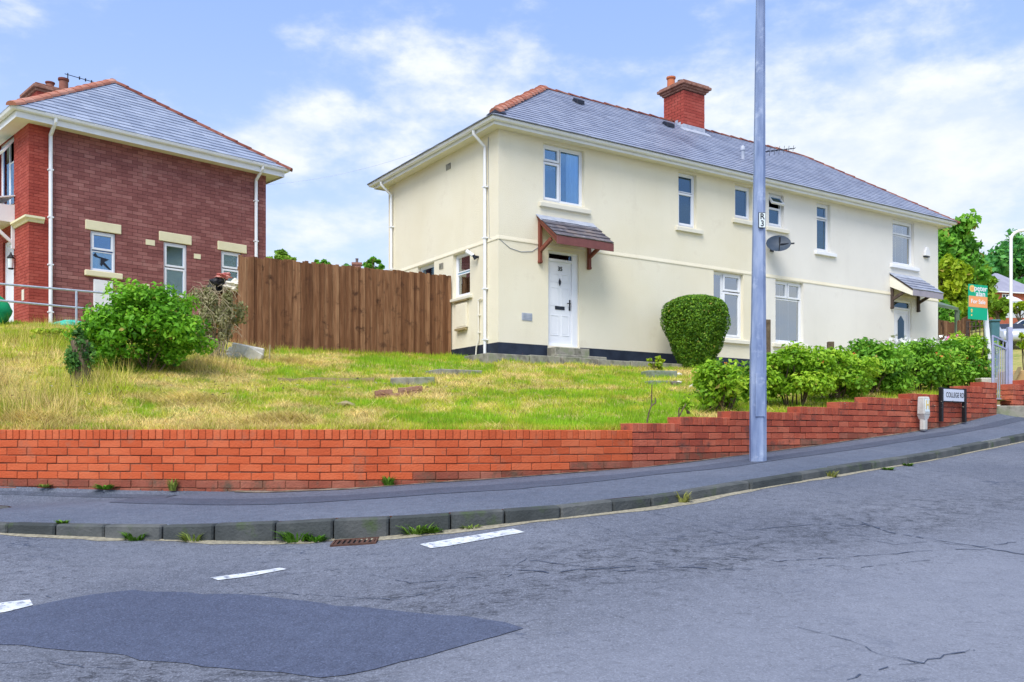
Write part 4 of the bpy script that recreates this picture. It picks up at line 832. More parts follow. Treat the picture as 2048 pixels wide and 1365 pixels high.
# front doors
def door(x0, x1, z0, z1, ztop, arch):
    mb = MB(); frame_rect(mb, fr, x0, z0, x1, ztop, .055, .05, .13); ubox(mb, fr, x0+.055, .05, z1, x1-.055, .13, z1+.06); 
    if not arch: ubox(mb, fr, x1-.17, .045, z0, x1-.055, .128, ztop-.055)
    x1i = x1-(.175 if not arch else .06); x0i = x0+.06
    d = mb.build('door', 'upvc', hs, bevel=.004)
    mb = MB(); ubox(mb, fr, x0i, .08, z0+.055, x1i, .12, z1-.002)
    wd = x1i-x0i; zt = z1-z0
    def raised(a, b, c, e): frame_rect(mb, fr, x0i+wd*a, z0+zt*b, x0i+wd*c, z0+zt*e, .018, .071, .081); ubox(mb, fr, x0i+wd*a+.035, .076, z0+zt*b+.035, x0i+wd*c-.035, .081, z0+zt*e-.035)
    if not arch:
        for a, c in ((.09, .44), (.56, .91)):
            raised(a, .13, c, .37); raised(a, .48, c, .70); raised(a, .76, c, .86)
    else:
        frame_rect(mb, fr, x0i+wd*.1, z0+.12, x1i-wd*.1, z1-.1, .02, .070, .081)
    mb.build('door_leaf', 'upvc', d, bevel=.004)
    mb = MB(); ubox(mb, fr, x0+.05, .085, z1+.06, x1-.05 if arch else x1-.17, .095, ztop-.055); mb.build('fanlight', 'glass_dark', d)
    if not arch:
        mb = MB(); ubox(mb, fr, x0i+wd*.28, .066, z0+.86, x0i+wd*.70, .08, z0+.94); mb.build('letterbox', 'dark', d, bevel=.004)
        mb = MB(); xh = x1i-.05; ubox(mb, fr, xh-.02, .062, z0+.86, xh+.02, .08, z0+1.11); mb.tube([(xh, .07, z0+1.02), (xh, .03, z0+1.02), (xh-.1, .03, z0+1.02)], .011, 6); mb.build('handle', 'dark', d)
        mb = MB(); xk = x0i+wd*.48; zk = z0+1.50; mb.add([(xk, .062, zk+.10), (xk+.035, .06, zk+.02), (xk+.03, .06, zk-.03), (xk, .062, zk-.10), (xk-.03, .06, zk-.03), (xk-.035, .06, zk+.02), (xk, .04, zk)], [(0, 1, 6), (1, 2, 6), (2, 3, 6), (3, 4, 6), (4, 5, 6), (5, 0, 6), (0, 5, 4, 3, 2, 1)]); mb.build('knocker', 'dark', d)
        text_bm('35', .135, (x0i+wd*.5, .068, z1-.16), (1, 0, 0), (0, 0, 1), .004, 'door_number', 'black', d, world=False, bold=.002)
    else:
        mb = MB(); xa, xb = x0i+wd*.30, x1i-wd*.30; zz0, zz1 = z0+.35, z1-.35; mb.prism([(xa, zz0), (xb, zz0), (xb, zz1), ((xa+xb)/2, zz1+.16), (xa, zz1)], .066, .074, lambda u, v, t: (u, t, v)); mb.build('door_glass', 'glass_dark', d)
door(1.36, 2.25, .33, 2.30, 2.53, False); door(14.58, 15.5, .33, 2.22, 2.5, True)
canopy(hs, 1.06, 2.62); canopy(hs, 14.38, 15.9, fasc_m='fascia_grey', br_m='bracket_dark', slate='slate', cheek=True)
mb = MB(); mb.box(1.31, -.34, -.3, 2.30, -.013, .27); mb.build('door_step', 'concrete', hs, bevel=.012); mb = MB(); mb.box(1.22, -.58, -.3, 2.62, -.343, .08); mb.build('door_step', 'concrete', hs, bevel=.012)
MB().box(14.5, -.42, -.3, 15.6, -.013, .30).build('door_step', 'concrete', hs, bevel=.012)
# services on the walls
downpipe(hs, lf, .48, 5.14, .06); downpipe(hs, lf, 5.33, 5.14, .1); 
mb = MB(); mb.tube([lf(.80, -.035, 1.38), lf(.80, -.035, .45), lf(.86, -.05, .3), lf(.88, -.06, .05)], .018, 8); mb.tube([lf(.80, -.035, 1.36), lf(.66, -.035, 1.38)], .018, 8)
for z in (.6, 1.0): ubox(mb, lf, .76, -.055, z, .84, -.003, z+.03)
mb.build('gas_pipe', 'soffit', hs, smooth=True)
mb = MB(); ubox(mb, lf, 1.32, -.05, .80, 1.84, -.003, 1.38); ubox(mb, lf, 1.35, -.058, .83, 1.78, -.048, 1.36); mbx = mb.build('meter_box', 'cream', hs, bevel=.006)
for a_ in ((1.28, -.075, 1.43, 1.95, -.003, 1.455), (1.34, -.10, .74, 1.80, -.003, .79)): mb = MB(); ubox(mb, lf, *a_); mb.build('meter_ledge', 'timber', mbx)
for a_ in ((2.52, -.012, 2.36, 2.72, .0, 2.5), (2.15, -.015, 4.72, 2.37, .0, 4.86)): mb = MB(); ubox(mb, lf, *a_); mb.build('air_brick', 'concrete', hs)
mb = MB(); ubox(mb, fr, .62, -.012, .86, .90, -.001, 1.03)
for i in range(4): ubox(mb, fr, .64, -.017, .88+i*.036, .88, -.011, .895+i*.036)
mb.build('wall_vent', 'lead', hs)
mb = MB(); mb.tube([lf(.86, -.0, 2.36), lf(.86, -.08, 2.36)], .03, 8); mb.tube([lf(.86, -.08, 2.30), lf(.88, -.12, 2.40)], .035, 8); sl_ = mb.build('security_light', 'dark', hs); mb = MB(); mb.tube([lf(.90, -.1, 2.38), lf(1.05, -.2, 2.50)], [.035, .055], 10); mb.build('lamp_head', 'trim', sl_)
mb = MB(); mb.tube([(.02, -.004, 2.62), (.3, -.006, 2.45), (.6, -.006, 2.40), (.9, -.006, 2.44), (1.08, -.006, 2.56)], .007, 5); mb.tube([(-.006, .42, 5.0), (-.006, .40, 3.6), (-.006, .38, 2.7), (-.005, .1, 2.62), (.02, -.004, 2.62)], .006, 5); mb.build('wall_cable', 'cable', hs)
mb = MB(); mb.prism([(16.10, 4.02), (16.40, 4.02), (16.38, 4.16), (16.30, 4.30), (16.20, 4.30), (16.12, 4.16)], -.09, -.002, lambda u, v, t: (u, t, v)); al = mb.build('alarm_box', 'white', hs, bevel=.012); MB().box(16.13, -.08, 3.985, 16.37, -.003, 4.018).build('alarm_strobe', 'dark', al)
# satellite dish
mb = MB(); c0 = Vector((8.81, -.36, 3.50)); ax = Vector((-.62, -.66, .42)).normalized(); s1 = ax.cross(Vector((0, 0, 1))).normalized(); s2 = s1.cross(ax); k = len(mb.v); n = 28
for rr_ in (0.02, .35, .7, 1.0):
    for j in range(n): a = 2*math.pi*j/n; mb.v.append(tuple(c0+s1*math.cos(a)*.33*rr_+s2*math.sin(a)*.265*rr_-ax*.07*(1-rr_*rr_)))
for i in range(3):
    for j in range(n): a, b = k+i*n+j, k+i*n+(j+1) % n; mb.f.append((a, b, b+n, a+n))
mb.f.append(tuple(range(k, k+n))); dsh = mb.build('satellite_dish', 'dish', hs, smooth=True)
mb = MB(); mb.tube([c0-s2*.26, c0+ax*.26-s2*.12], .013, 6); mb.tube([c0+ax*.22-s2*.15, c0+ax*.31-s2*.03], .028, 8); mb.tube([c0-ax*.08, c0-ax*.08+Vector((.05, .12, -.05)), (8.95, -.003, 3.42)], .02, 8); mb.box(8.88, -.02, 3.34, 9.02, -.003, 3.52); mb.tube([c0-ax*.05-s1*.05, c0-s1*.42-ax*.03], .022, 6); mb.build('dish_arm', 'dark', dsh)
# concrete path along the front
mb = MB(); r = random.Random(2); x = -.9
while x < 8.4:
    l = r.uniform(.8, 1.1); mb.box(x, -1.0+r.uniform(-.02, .02), -.40, x+l-.02, -.02, -.02+r.uniform(-.01, .01)); x += l
t = thing('front_path', CM+a_m*2-n_m*.5, 'raised concrete path along the front of the cream house', 'path', rz=AM); o = mb.build('path_slabs', 'concrete', t, bevel=.012); o.data.transform(Matrix.Translation((-2, .5, 0)))

# ------------------------------------------------------------------ brick house on the left
hl = thing('brick_house', CL, 'dark red brick house with slate hipped roof on the left', 'house', rz=AL)
LW, LD = 6.27, 17.0
lh = {'a': (1.42, 1.46, 2.03, 2.46), 'b': (3.28, 1.0, 3.92, 2.46), 'c': (4.90, 1.55, 5.50, 2.46)}
lff = {'w': (1.16, 3.10, 2.5, 4.84), 'd': (1.18, .08, 2.1, 2.25)}
def brick_face(mb, mo, fn, u0, z0, u1, z1, holes, seed, bl=.225, bh=.077, dep=.10, end0=0):
    r = random.Random(seed); panel(mo, lambda u, d, z: fn(u, d+.006, z), u0, z0, u1, z1, holes, dep+.02); n = int((z1-z0)/bh)
    for i in range(n):
        za, zb = z0+i*bh+.0045, z0+(i+1)*bh-.0045; u = u0-(bl/2 if i % 2 else 0)
        while u < u1:
            iv = [(max(u+.0045, u0), min(u+bl-.0045, u1))]
            for a, b, c, d in holes:
                if zb > b+.01 and za < d-.01:
                    nv = []
                    for p, q in iv:
                        if q <= a or p >= c: nv.append((p, q)); continue
                        if p < a-.02: nv.append((p, a))
                        if q > c+.02: nv.append((c, q))
                    iv = nv
            for p, q in iv:
                if q-p > .02: j = r.uniform(-.004, .002); ubox(mb, fn, p, j, za, q, .06 if any(abs(p-h_[2]) < .01 or abs(q-h_[0]) < .01 for h_ in holes) else .02, zb)
            u += bl
mb, mo = MB(), MB(); brick_face(mb, mo, fr, .47, -.4, LW, 5.0, list(lh.values()), 1, .265, .093); mb.build('brickwork', 'brick_brown', hl); mo.quad((LW, 0, -.4), (LW, LD, -.4), (LW, LD, 5.0), (LW, 0, 5.0)); mo.quad((0, LD, -.4), (LW, LD, -.4), (LW, LD, 5.0), (0, LD, 5.0)); mo.build('wall', 'mortar_house', hl)
mb, mo = MB(), MB(); brick_face(mb, mo, fr, 0, -.4, .47, 5.0, [], 2); brick_face(mb, mo, lf, 0, -.4, LD, 5.0, list(lff.values()), 3); o = mb.build('brickwork', 'brick_quoin', hl); o['label'] = 'bright red brick corner and front'; mo.build('wall', 'mortar_quoin', hl)
eaves(hl, (0, 0, LW, LD), 4.80, .38, .50, zt=4.97)
rf, cr, R0, R1 = hip_roof(hl, (0, 0, LW, LD), 4.98, math.radians(35.2), 'slate_pale', 'ridge', .25, .36, over=.5, seed=9, thick=.014)
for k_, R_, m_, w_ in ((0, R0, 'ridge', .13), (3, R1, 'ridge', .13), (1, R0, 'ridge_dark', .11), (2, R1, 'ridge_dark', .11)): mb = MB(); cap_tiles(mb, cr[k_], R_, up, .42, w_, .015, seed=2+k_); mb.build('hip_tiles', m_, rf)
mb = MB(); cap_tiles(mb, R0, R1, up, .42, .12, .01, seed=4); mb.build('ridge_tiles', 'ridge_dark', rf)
b2, m2 = MB(), MB(); brick_box(b2, m2, LW/2-.55, 8.1, LW/2+.55, 9.3, 6.4, 8.52, random.Random(6)); co = b2.build('chimney', 'brick_quoin', hl); m2.build('chimney_mortar', 'mortar_quoin', co)
mb = MB()
for o_, z0, z1 in ((.06, 8.50, 8.58), (.13, 8.582, 8.68), (.05, 8.682, 8.76)): mb.box(LW/2-.55-o_, 8.1-o_, z0, LW/2+.55+o_, 9.3+o_, z1)
mb.build('chimney_cap', 'stone_cap', co, bevel=.01)
for x_, y_, r_, h_, m_ in ((LW/2+.35, 8.35, .17, .46, 'ridge_dark'), (LW/2-.02, 8.5, .15, .28, 'ridge_dark')): mb = MB(); pot(mb, (x_, y_, 8.74), r_, h_); mb.build('chimney_pot', m_, co, smooth=True)
mb = MB(); xA = LW/2+.5; mb.tube([(xA, 8.4, 8.6), (xA, 8.4, 9.45)], .018, 6); mb.tube([(xA-.1, 8.4, 9.4), (xA+1.25, 8.1, 9.25)], .012, 6)
for i in range(6): t = i/5; mb.tube([(xA+.35+.9*t, 8.33-.2*t, 9.36-.11*t-.05), (xA+.35+.9*t, 8.33-.2*t, 9.36-.11*t+.05)], .022, 5)
mb.build('tv_aerial', 'dark', hl)
window(hl, fr, lh['a'], [(1.46, 2.0, 1.99, 2.42), (1.46, 1.50, 1.99, 1.97)], dep=.05, sashes=(0,), frame_m='upvc', gl='glass', curtains=[N_(1.43, 1.97, 2.0, 2.45, .035, 'blind_blue', 'blind'), N_(1.43, 1.46, 2.02, 1.97, .04)])
window(hl, fr, lh['b'], [(3.32, 1.82, 3.88, 2.42), (3.32, 1.05, 3.88, 1.79)], dep=.05, sashes=(0, 1))
window(hl, fr, lh['c'], [(4.94, 2.0, 5.46, 2.42), (4.94, 1.59, 5.46, 1.97)], dep=.05, sashes=(0, 1))
mb = MB(); mb.add([(1.50, .068, 1.86), (1.56, .068, 1.93), (1.62, .068, 1.85), (1.90, .068, 1.80), (1.78, .068, 1.72), (1.95, .068, 1.54), (1.90, .068, 1.54), (1.74, .068, 1.66), (1.72, .068, 1.60), (1.68, .068, 1.64), (1.69, .068, 1.80), (1.56, .068, 1.82)], [(0, 1, 2, 3, 4, 5, 6, 7, 8, 9, 10, 11)])
mb.build('broken_pane_hole', 'dark', hl)
for u0, u1, z0, z1 in ((1.29, 2.17, 2.47, 2.71), (3.15, 4.04, 2.47, 2.72), (4.79, 5.66, 2.47, 2.71)): MB().box(u0, -.03, z0, u1, .06, z1).build('lintel', 'lintel', hl, bevel=.012)
mb = MB(); mb.box(1.27, -.08, 1.31, 2.19, .05, 1.455); mb.build('sill', 'lintel', hl, bevel=.015)
for a_ in ((2.80, -.012, 2.31, 3.04, .0, 2.45), (4.11, -.012, 2.13, 4.30, .0, 2.26), (2.72, -.008, 1.16, 2.90, .0, 1.28)): MB().box(*a_).build('air_brick', 'lintel', hl)
mb = MB(); mb.box(1.48, -.05, .30, 1.95, -.005, 1.24); mb.box(1.50, -.058, .32, 1.93, -.049, 1.22); mb.build('meter_box', 'white', hl, bevel=.008)
downpipe(hl, fr, .47, 4.97, -.05, .44, .045); downpipe(hl, fr, 5.93, 4.97, .2, .44, .045)
mb = MB(); prof = [(-.01, 2.44), (.03, 2.44), (.06, 2.49), (.11, 2.53), (.11, 2.58), (-.01, 2.60)]; 
pth = [(0.33, 0), (0, 0), (0, 1.08)]
for (o_, z), (o2, z2) in zip(prof, prof[1:]):
    mb.quad((.33, -o_, z), (-o_, -o_, z), (-o2, -o2, z2), (.33, -o2, z2)); mb.quad((-o_, -o_, z), (-o_, 1.08, z), (-o2, 1.08, z2), (-o2, -o2, z2))
mb.add([(.33, -o_, z) for o_, z in prof], [tuple(range(len(prof)))]); mb.build('corner_moulding', 'lintel', hl)
window(hl, lf, lff['w'], [(1.22, 3.15, 1.80, 4.24), (1.22, 4.27, 1.80, 4.79), (1.84, 3.15, 2.44, 4.79)], dep=.08, open_top=1, sill=(1.10, 2.6, 3.06))
mb = MB(); frame_rect(mb, lf, 1.18, .08, 2.1, 2.25, .07, .06, .14); dr = mb.build('door', 'upvc', hl); mb = MB(); ubox(mb, lf, 1.25, .09, .15, 2.03, .13, 2.18); mb.build('door_leaf', 'upvc', dr)
mb = MB(); ubox(mb, lf, 1.09, -.75, 2.60, 2.7, -.003, 3.02); mb.hexa([lf(1.05, -.85, 3.022), lf(2.75, -.85, 3.022), lf(2.75, -.003, 3.25), lf(1.05, -.003, 3.25), lf(1.05, -.85, 3.05), lf(2.75, -.85, 3.05), lf(2.75, -.003, 3.28), lf(1.05, -.003, 3.28)]); cn = mb.build('door_canopy', 'white', hl)
mb = MB(); mb.beam(lf(1.13, -.035, 1.95), lf(1.13, -.035, 2.6), .07); mb.beam(lf(1.13, -.05, 2.1), lf(1.13, -.6, 2.58), .06, .07); mb.build('canopy_bracket', 'white', cn)
q = lf(1.05, -.10, 1.42); mb = MB(); mb.lathe(q, [(.05, 0), (.07, .02), (.075, .03)], 8); mb.lathe((q[0], q[1], q[2]+.27), [(.085, 0), (.09, .02), (.03, .10), (.01, .16)], 8); mb.tube([(q[0], q[1], q[2]+.35), (0, q[1], q[2]+.35)], .012, 6); ll = mb.build('wall_lantern', 'black', hl); mb = MB(); mb.lathe((q[0], q[1], q[2]+.03), [(.055, 0), (.07, .24)], 8); mb.build('lantern_glass', 'plate_white', ll)
mb = MB(); ubox(mb, lf, .35, -.01, .60, .52, .0, .86); mb.build('wall_box', 'sill', hl)
# overhead cable between the two houses
mb = MB(); A_ = CL+a_l*6.3+n_l*.2+Vector((0, 0, 4.6)); B_ = CM+n_m*.4+Vector((0, 0, 5.1))-a_m*.3; mb.tube([A_.lerp(B_, t)-Vector((0, 0, .25*4*t*(1-t))) for t in np.linspace(0, 1, 13)], .003, 5); tag(mb.build('overhead_cable', 'cable_pale'), 'thin grey cable strung between the two houses', 'cable')

# ------------------------------------------------------------------ close-boarded fence
FA, FB = Vector((-5.70, 18.7, 0)), Vector((-1.50, 21.66, 0)); fl = (FB-FA).length; FU = (FB-FA)/fl; FN = Vector((-FU.y, FU.x, 0)); r = random.Random(3)
ft = thing('wooden_fence', Vector((FA.x, FA.y, h1(FA.x, FA.y))), 'tall brown close boarded wooden fence beside the cream house', 'fence')
mb = MB(); d = 0; i = 0
while d < fl:
    wd = r.uniform(.062, .105); p = FA+FU*d; zt = 3.76+.11*d/fl+r.uniform(-.022, .016)+(.02 if i % 9 == 0 else 0); zb = 1.55+.15*d/fl
    c = p+FU*wd/2-FN*(.012+(.016 if i % 2 else 0)+r.uniform(0, .004)); tl = r.uniform(-.004, .004)
    mb.obox((c.x, c.y, (zt+zb)/2), (FU+Vector((0, 0, tl))).normalized(), FN, (0, 0, 1), wd/2+.004, .009, (zt-zb)/2); d += wd-.006; i += 1
mb.build('fence_boards', 'fence', ft, True, bevel=.003)
for z in (2.15, 2.9, 3.5): MB().beam(FA+FN*.03+Vector((0, 0, z)), FB+FN*.03+Vector((0, 0, z+.1)), .05, .08).build('fence_rail', 'fence', ft, True)
for t in (.02, .36, .69, .985): p = FA.lerp(FB, t)+FN*.1; MB().box(p.x-.05, p.y-.05, 1.4, p.x+.05, p.y+.05, 3.72).build('fence_post', 'fence', ft, True)

# ------------------------------------------------------------------ lamp columns
q = P(1516, 908, 10.45); q.z = paveZ(q.x, q.y)-.01
lp = thing('lamp_post', q, 'tall blue grey steel lamp post on the pavement by the wall', 'lamp post'); z = q.z
mb = MB(); mb.tube([(q.x, q.y, z-.1), (q.x, q.y, z+.5), (q.x, q.y, z+1.25), (q.x+.004, q.y, z+1.40), (q.x+.01, q.y, 2.3), (q.x+.03, q.y, 5.1), (q.x+.05, q.y, 7.6)], [.098, .097, .094, .088, .075, .053, .04], 8); mb.build('column', 'steel_blue', lp, True)
mb = MB(); mb.tube([(q.x+.05, q.y, 7.5), (q.x+.05, q.y-.15, 7.8), (q.x+.05, q.y-.6, 7.95)], .03, 8); mb.build('bracket_arm', 'steel_blue', lp, True); mb = MB(); mb.box(q.x-.08, q.y-1.2, 7.90, q.x+.18, q.y-.55, 8.02); mb.build('lantern', 'galv', lp, True, bevel=.03)
mb = MB(); mb.box(q.x-.055, q.y-.101, z+.45, q.x+.055, q.y-.085, z+.95); mb.build('access_door', 'steel_blue', lp, True)
pl = P(1524, 441, q.y-.09); U_ = Vector((math.cos(-.15), math.sin(-.15)*-1, 0)); U_ = Vector((.985, .17, 0)); Nf = Vector((U_.y, -U_.x, 0))
mb = MB(); mb.obox(pl, U_, Nf, (0, 0, 1), .042, .004, .090); np_ = mb.build('number_plate', 'black', lp, True); mb = MB(); mb.obox(pl+Nf*.003, U_, Nf, (0, 0, 1), .037, .004, .083); mb.build('plate_face', 'plate_white', np_, True)
for s_, dz_ in (('R', .04), ('3', -.04)): text_bm(s_, .095, pl+Nf*.009+Vector((0, 0, dz_)), U_, (0, 0, 1), .001, 'lettering', 'black', np_, bold=.0012)
q = P(2022, 668, 44); l2 = thing('lamp_post', (q.x, q.y, h1(q.x, q.y)), 'pale swan neck lamp post far up the road', 'lamp post')
mb = MB(); zt = P(2022, 480, 44).z; mb.tube([(q.x, q.y, h1(q.x, q.y)-.1), (q.x, q.y, zt)]+[(q.x+.55*(1-math.cos(a)), q.y, zt+.45*math.sin(a)) for a in np.linspace(.2, 1.5, 7)]+[(q.x+1.5, q.y, zt+.52)], .075, 8); mb.build('column', 'white', l2, True, smooth=True)
mb = MB(); mb.box(q.x+1.4, q.y-.14, zt+.45, q.x+2.1, q.y+.14, zt+.6); mb.build('lantern', 'galv', l2, True, bevel=.04)

# ------------------------------------------------------------------ signs, gate, railings
def wall_frame(px, off):                   # a spot just in front of the wall and the wall's own direction
    d = d_of_px(px); A = wat(d); B = wat(d+.1); U = (B-A).normalized(); Nn = Vector((U.y, -U.x, 0)); p = A+Nn*off; p.z = paveZ(p.x, p.y); return p, U, Nn
p, U, Nn = wall_frame(1897, .07); Wd = .31; zt = P(1904, 779, p.y).z
ss = thing('street_name_sign', p, 'white street name plate between two black posts against the wall', 'sign'); 
for k in (-1, 1): c = p+U*k*(Wd+.03); mb = MB(); mb.obox((c.x, c.y, (zt+p.z)/2-.05), U, Nn, (0, 0, 1), .027, .027, (zt-p.z)/2+.07); mb.build('post', 'black', ss, True, bevel=.004)
mb = MB(); mb.obox((p.x, p.y, zt-.095), U, Nn, (0, 0, 1), Wd+.003, .008, .11); bd = mb.build('backing_board', 'black', ss, True)
c = p+Nn*.012; mb = MB(); mb.obox((c.x, c.y, zt-.095), U, Nn, (0, 0, 1), Wd-.005, .004, .092); mb.build('name_plate', 'plate', bd, True)
c = p+Nn*.018+U*.035; text_bm('COLLEGE RD', .112, (c.x, c.y, zt-.095), U, (0, 0, 1), .001, 'lettering', 'black', bd, bold=.0002, sx=.80)
p, U, Nn = wall_frame(1832, .12); zt = P(1843, 794, p.y).z; hy = thing('hydrant_marker', p, 'pale concrete hydrant marker post with yellow H plate by the wall', 'marker post')
mb = MB(); mb.obox((p.x, p.y, (p.z-.2+zt-.26)/2), U, Nn, (0, 0, 1), .048, .045, (zt-.26-p.z+.2)/2); mb.build('post', 'hyd', hy, True, bevel=.02)
hz_ = zt-p.z; mb = MB(); b_, h_ = .058, .085
mb.hexa([Vector((p.x, p.y, z))+U*a*u_+Nn*b*v_ for z, u_, v_ in ((zt-.27, .085, .062), (zt, .085, .05)) for a, b in ((-1, -1), (1, -1), (1, 1), (-1, 1))]); mb.build('head', 'hyd', hy, True, bevel=.014)
mb = MB(); mb.hexa([Vector((p.x, p.y, z))+U*a*u_+Nn*b*v_ for z, u_, v_ in ((zt-.34, .048, .045), (zt-.268, .08, .058)) for a, b in ((-1, -1), (1, -1), (1, 1), (-1, 1))]); mb.build('neck', 'hyd', hy, True)
c = p+Nn*.060; mb = MB(); mb.obox((c.x, c.y, zt-.13), U, Nn, (0, 0, 1), .055, .005, .095); pt = mb.build('plate', 'plate_white', hy, True); c = p+Nn*.067; text_bm('H', .19, (c.x, c.y, zt-.13), U, (0, 0, 1), .001, 'lettering', 'yellow', pt, bold=.003, sx=.8)
# estate agent board
SY = 16.2; b0 = P(1984, 772, SY); top = P(1966, 578, SY); es = thing('sale_board', (b0.x, b0.y, h1(b0.x, b0.y)), 'green and orange estate agent board reading For Sale on a leaning white post', 'sign')
mb = MB(); mb.beam(b0+(b0-top)*.25, top, .075, .05, (0, 1, 0)); mb.build('post', 'white', es, True, bevel=.004)
U = Vector((.95, .30, -.03)).normalized(); W2 = Vector((-.05, 0, 1)); W2 = (W2-U*W2.dot(U)).normalized(); Nn = U.cross(W2)*1
if Nn.y > 0: Nn = -Nn
bc = P(1955.5, 605, SY-.16); hw, hh = .212, .312
mb = MB(); mb.obox(bc, U, Nn, W2, hw, .006, hh); bd = mb.build('board', 'green_sign', es, True)
mb = MB(); mb.obox(bc+Nn*.004+W2*.005, U, Nn, W2, hw-.002, .005, .098); mb.build('orange_band', 'orange_sign', bd, True)
f_ = lambda u, v, n=.0075: bc+U*u+W2*v+Nn*n
text_bm('peter', .135, f_(.055, .245), U, W2, .001, 'lettering', 'white', bd, bold=.0022); text_bm('alan', .135, f_(.055, .150), U, W2, .001, 'lettering', 'white', bd, bold=.0022)
text_bm('For Sale', .105, f_(0, .005, .011), U, W2, .001, 'lettering', 'white', bd, bold=.0015, sx=.95)
def disc(mb, c, r_, n=18): mb.add([c+U*r_*math.cos(2*math.pi*i/n)+W2*r_*math.sin(2*math.pi*i/n) for i in range(n)], [tuple(range(n))])
mb = MB(); disc(mb, f_(-.135, .235), .062); mb.build('emblem', 'yellow', bd, True); mb = MB()
for v in (.255, .235, .215): mb.obox(f_(-.135, v, .0085), U, Nn, W2, .036, .0008, .0065)
mb.build('emblem_bars', 'orange_sign', bd, True)
mb = MB(); disc(mb, f_(-.14, -.15), .022); disc(mb, f_(-.14, -.175), .018); disc(mb, f_(-.14, -.24), .016); mb.build('emblem', 'yellow', bd, True)
# gate
g0, g1 = P(1985, 803, 15.3), P(2013, 803, 15.6); zb = g0.z; gt = thing('metal_gate', (g0.x, g0.y, zb), 'narrow lavender grey metal garden gate with upright bars', 'gate'); U = (Vector((g1.x, g1.y, 0))-Vector((g0.x, g0.y, 0))); gl_ = U.length; U = U/gl_
zt0, zt1 = P(1985, 672, 15.3).z, P(2013, 684, 15.6).z; g0 = Vector((g0.x, g0.y, zb+.03)); g1 = Vector((g1.x, g1.y, zb+.03)); mb = MB()
for fz in ((zb+.05, zb+.05), (zt0, zt1), (zt0-.13, zt1-.13)): mb.beam((g0.x, g0.y, fz[0]), (g1.x, g1.y, fz[1]), .022, .026)
mb.beam((g0.x, g0.y, zb+.03), (g0.x, g0.y, zt0), .026); mb.beam((g1.x, g1.y, zb+.03), (g1.x, g1.y, zt1), .026); mb.build('gate_frame', 'gate', gt, True)
mb = MB()
for i in range(1, 8): t = i/8; pp = g0.lerp(g1, t); mb.tube([(pp.x, pp.y, zb+.05), (pp.x, pp.y, zt0+(zt1-zt0)*t-(.13 if i % 3 else 0))], .007, 6)
mb.build('gate_bars', 'gate', gt, True)
pp = P(2019, 815, 15.7); mb = MB(); mb.box(pp.x-.04, pp.y-.04, pp.z-.2, pp.x+.04, pp.y+.04, P(2019, 655, 15.7).z); mb.build('gate_post', 'gate', gt, True, bevel=.006)
mb = MB(); s0, s1 = P(1993, 812, 15.1), P(2040, 820, 15.6); mb.box(s0.x-.05, 15.05, s0.z-.5, s1.x+.1, 15.75, s0.z); tag(mb.build('gate_step', 'concrete', bevel=.012), 'concrete step under the metal gate', 'step')
# galvanised railing before the brick house
ra, rb = Vector(P(-60, 0, 18.5)), Vector(P(330, 0, 20.7)); ra.z = rb.z = 0; rt = thing('metal_railing', (ra.x, ra.y, h1(ra.x, ra.y)), 'galvanised tubular railing in front of the brick house', 'railing')
for yl, yr in ((566, 597), (599, 632)): A_, B_ = P(-60, yl-3, 18.5), P(330, yr, 20.7); MB().tube([A_, B_], .024, 8).build('rail', 'galv', rt, True, smooth=True)
for px in (-40, 152, 300):
    t = (px+60)/390; Yp = 18.5+2.2*t*.93; pp = P(px, 0, Yp); k = np.argmin(abs(CX+F*(np.linspace(ra.x, rb.x, 200))/np.linspace(ra.y, rb.y, 200)-px)); pp = ra.lerp(rb, k/199); zt = P(px, 564+(px+60)/390*33, pp.y).z; MB().tube([(pp.x, pp.y, h1(pp.x, pp.y)-.1), (pp.x, pp.y, zt)], .024, 8).build('rail_post', 'galv', rt, True, smooth=True)

# ------------------------------------------------------------------ foliage kit
def leaf_mesh(name, Pc, size, m, parent, rs, up=.35, aspect=.55, outward=None, ids=None):
    n = len(Pc); Nn = rs.normal(size=(n, 3)); Nn[:, 2] += up*2
    if outward is not None: Nn += outward*1.1
    Nn /= np.linalg.norm(Nn, axis=1)[:, None]; T = np.cross(Nn, rs.normal(size=(n, 3))); T /= np.linalg.norm(T, axis=1)[:, None]; B = np.cross(Nn, T); s_ = (size*rs.uniform(.5, 1.5, n))[:, None]
    V = np.stack([Pc-T*s_, Pc-B*s_*aspect+Nn*s_*.18, Pc+T*s_-Nn*s_*.15, Pc+B*s_*aspect+Nn*s_*.18], 1).reshape(-1, 3); i = np.arange(n)[:, None]*4
    col = None; key = M[m].name if isinstance(m, str) else m.name
    if key in LEAF:
        L3 = LEAF[key]; t = rs.uniform(0, 1, n) if ids is None else .55*rs.uniform(0, 1, ids.max()+1)[ids]+.45*rs.uniform(0, 1, n); t = t[:, None]
        col = np.where(t < .5, L3[0]+(L3[1]-L3[0])*t*2, L3[1]+(L3[2]-L3[1])*(t-.5)*2); old = rs.uniform(0, 1, n) < .012; col[old] = (.45, .36, .08); col = np.repeat(col, 4, 0)
    return mesh_np(name, V, np.c_[i, i+1, i+2, i+3], m, parent, col=col)
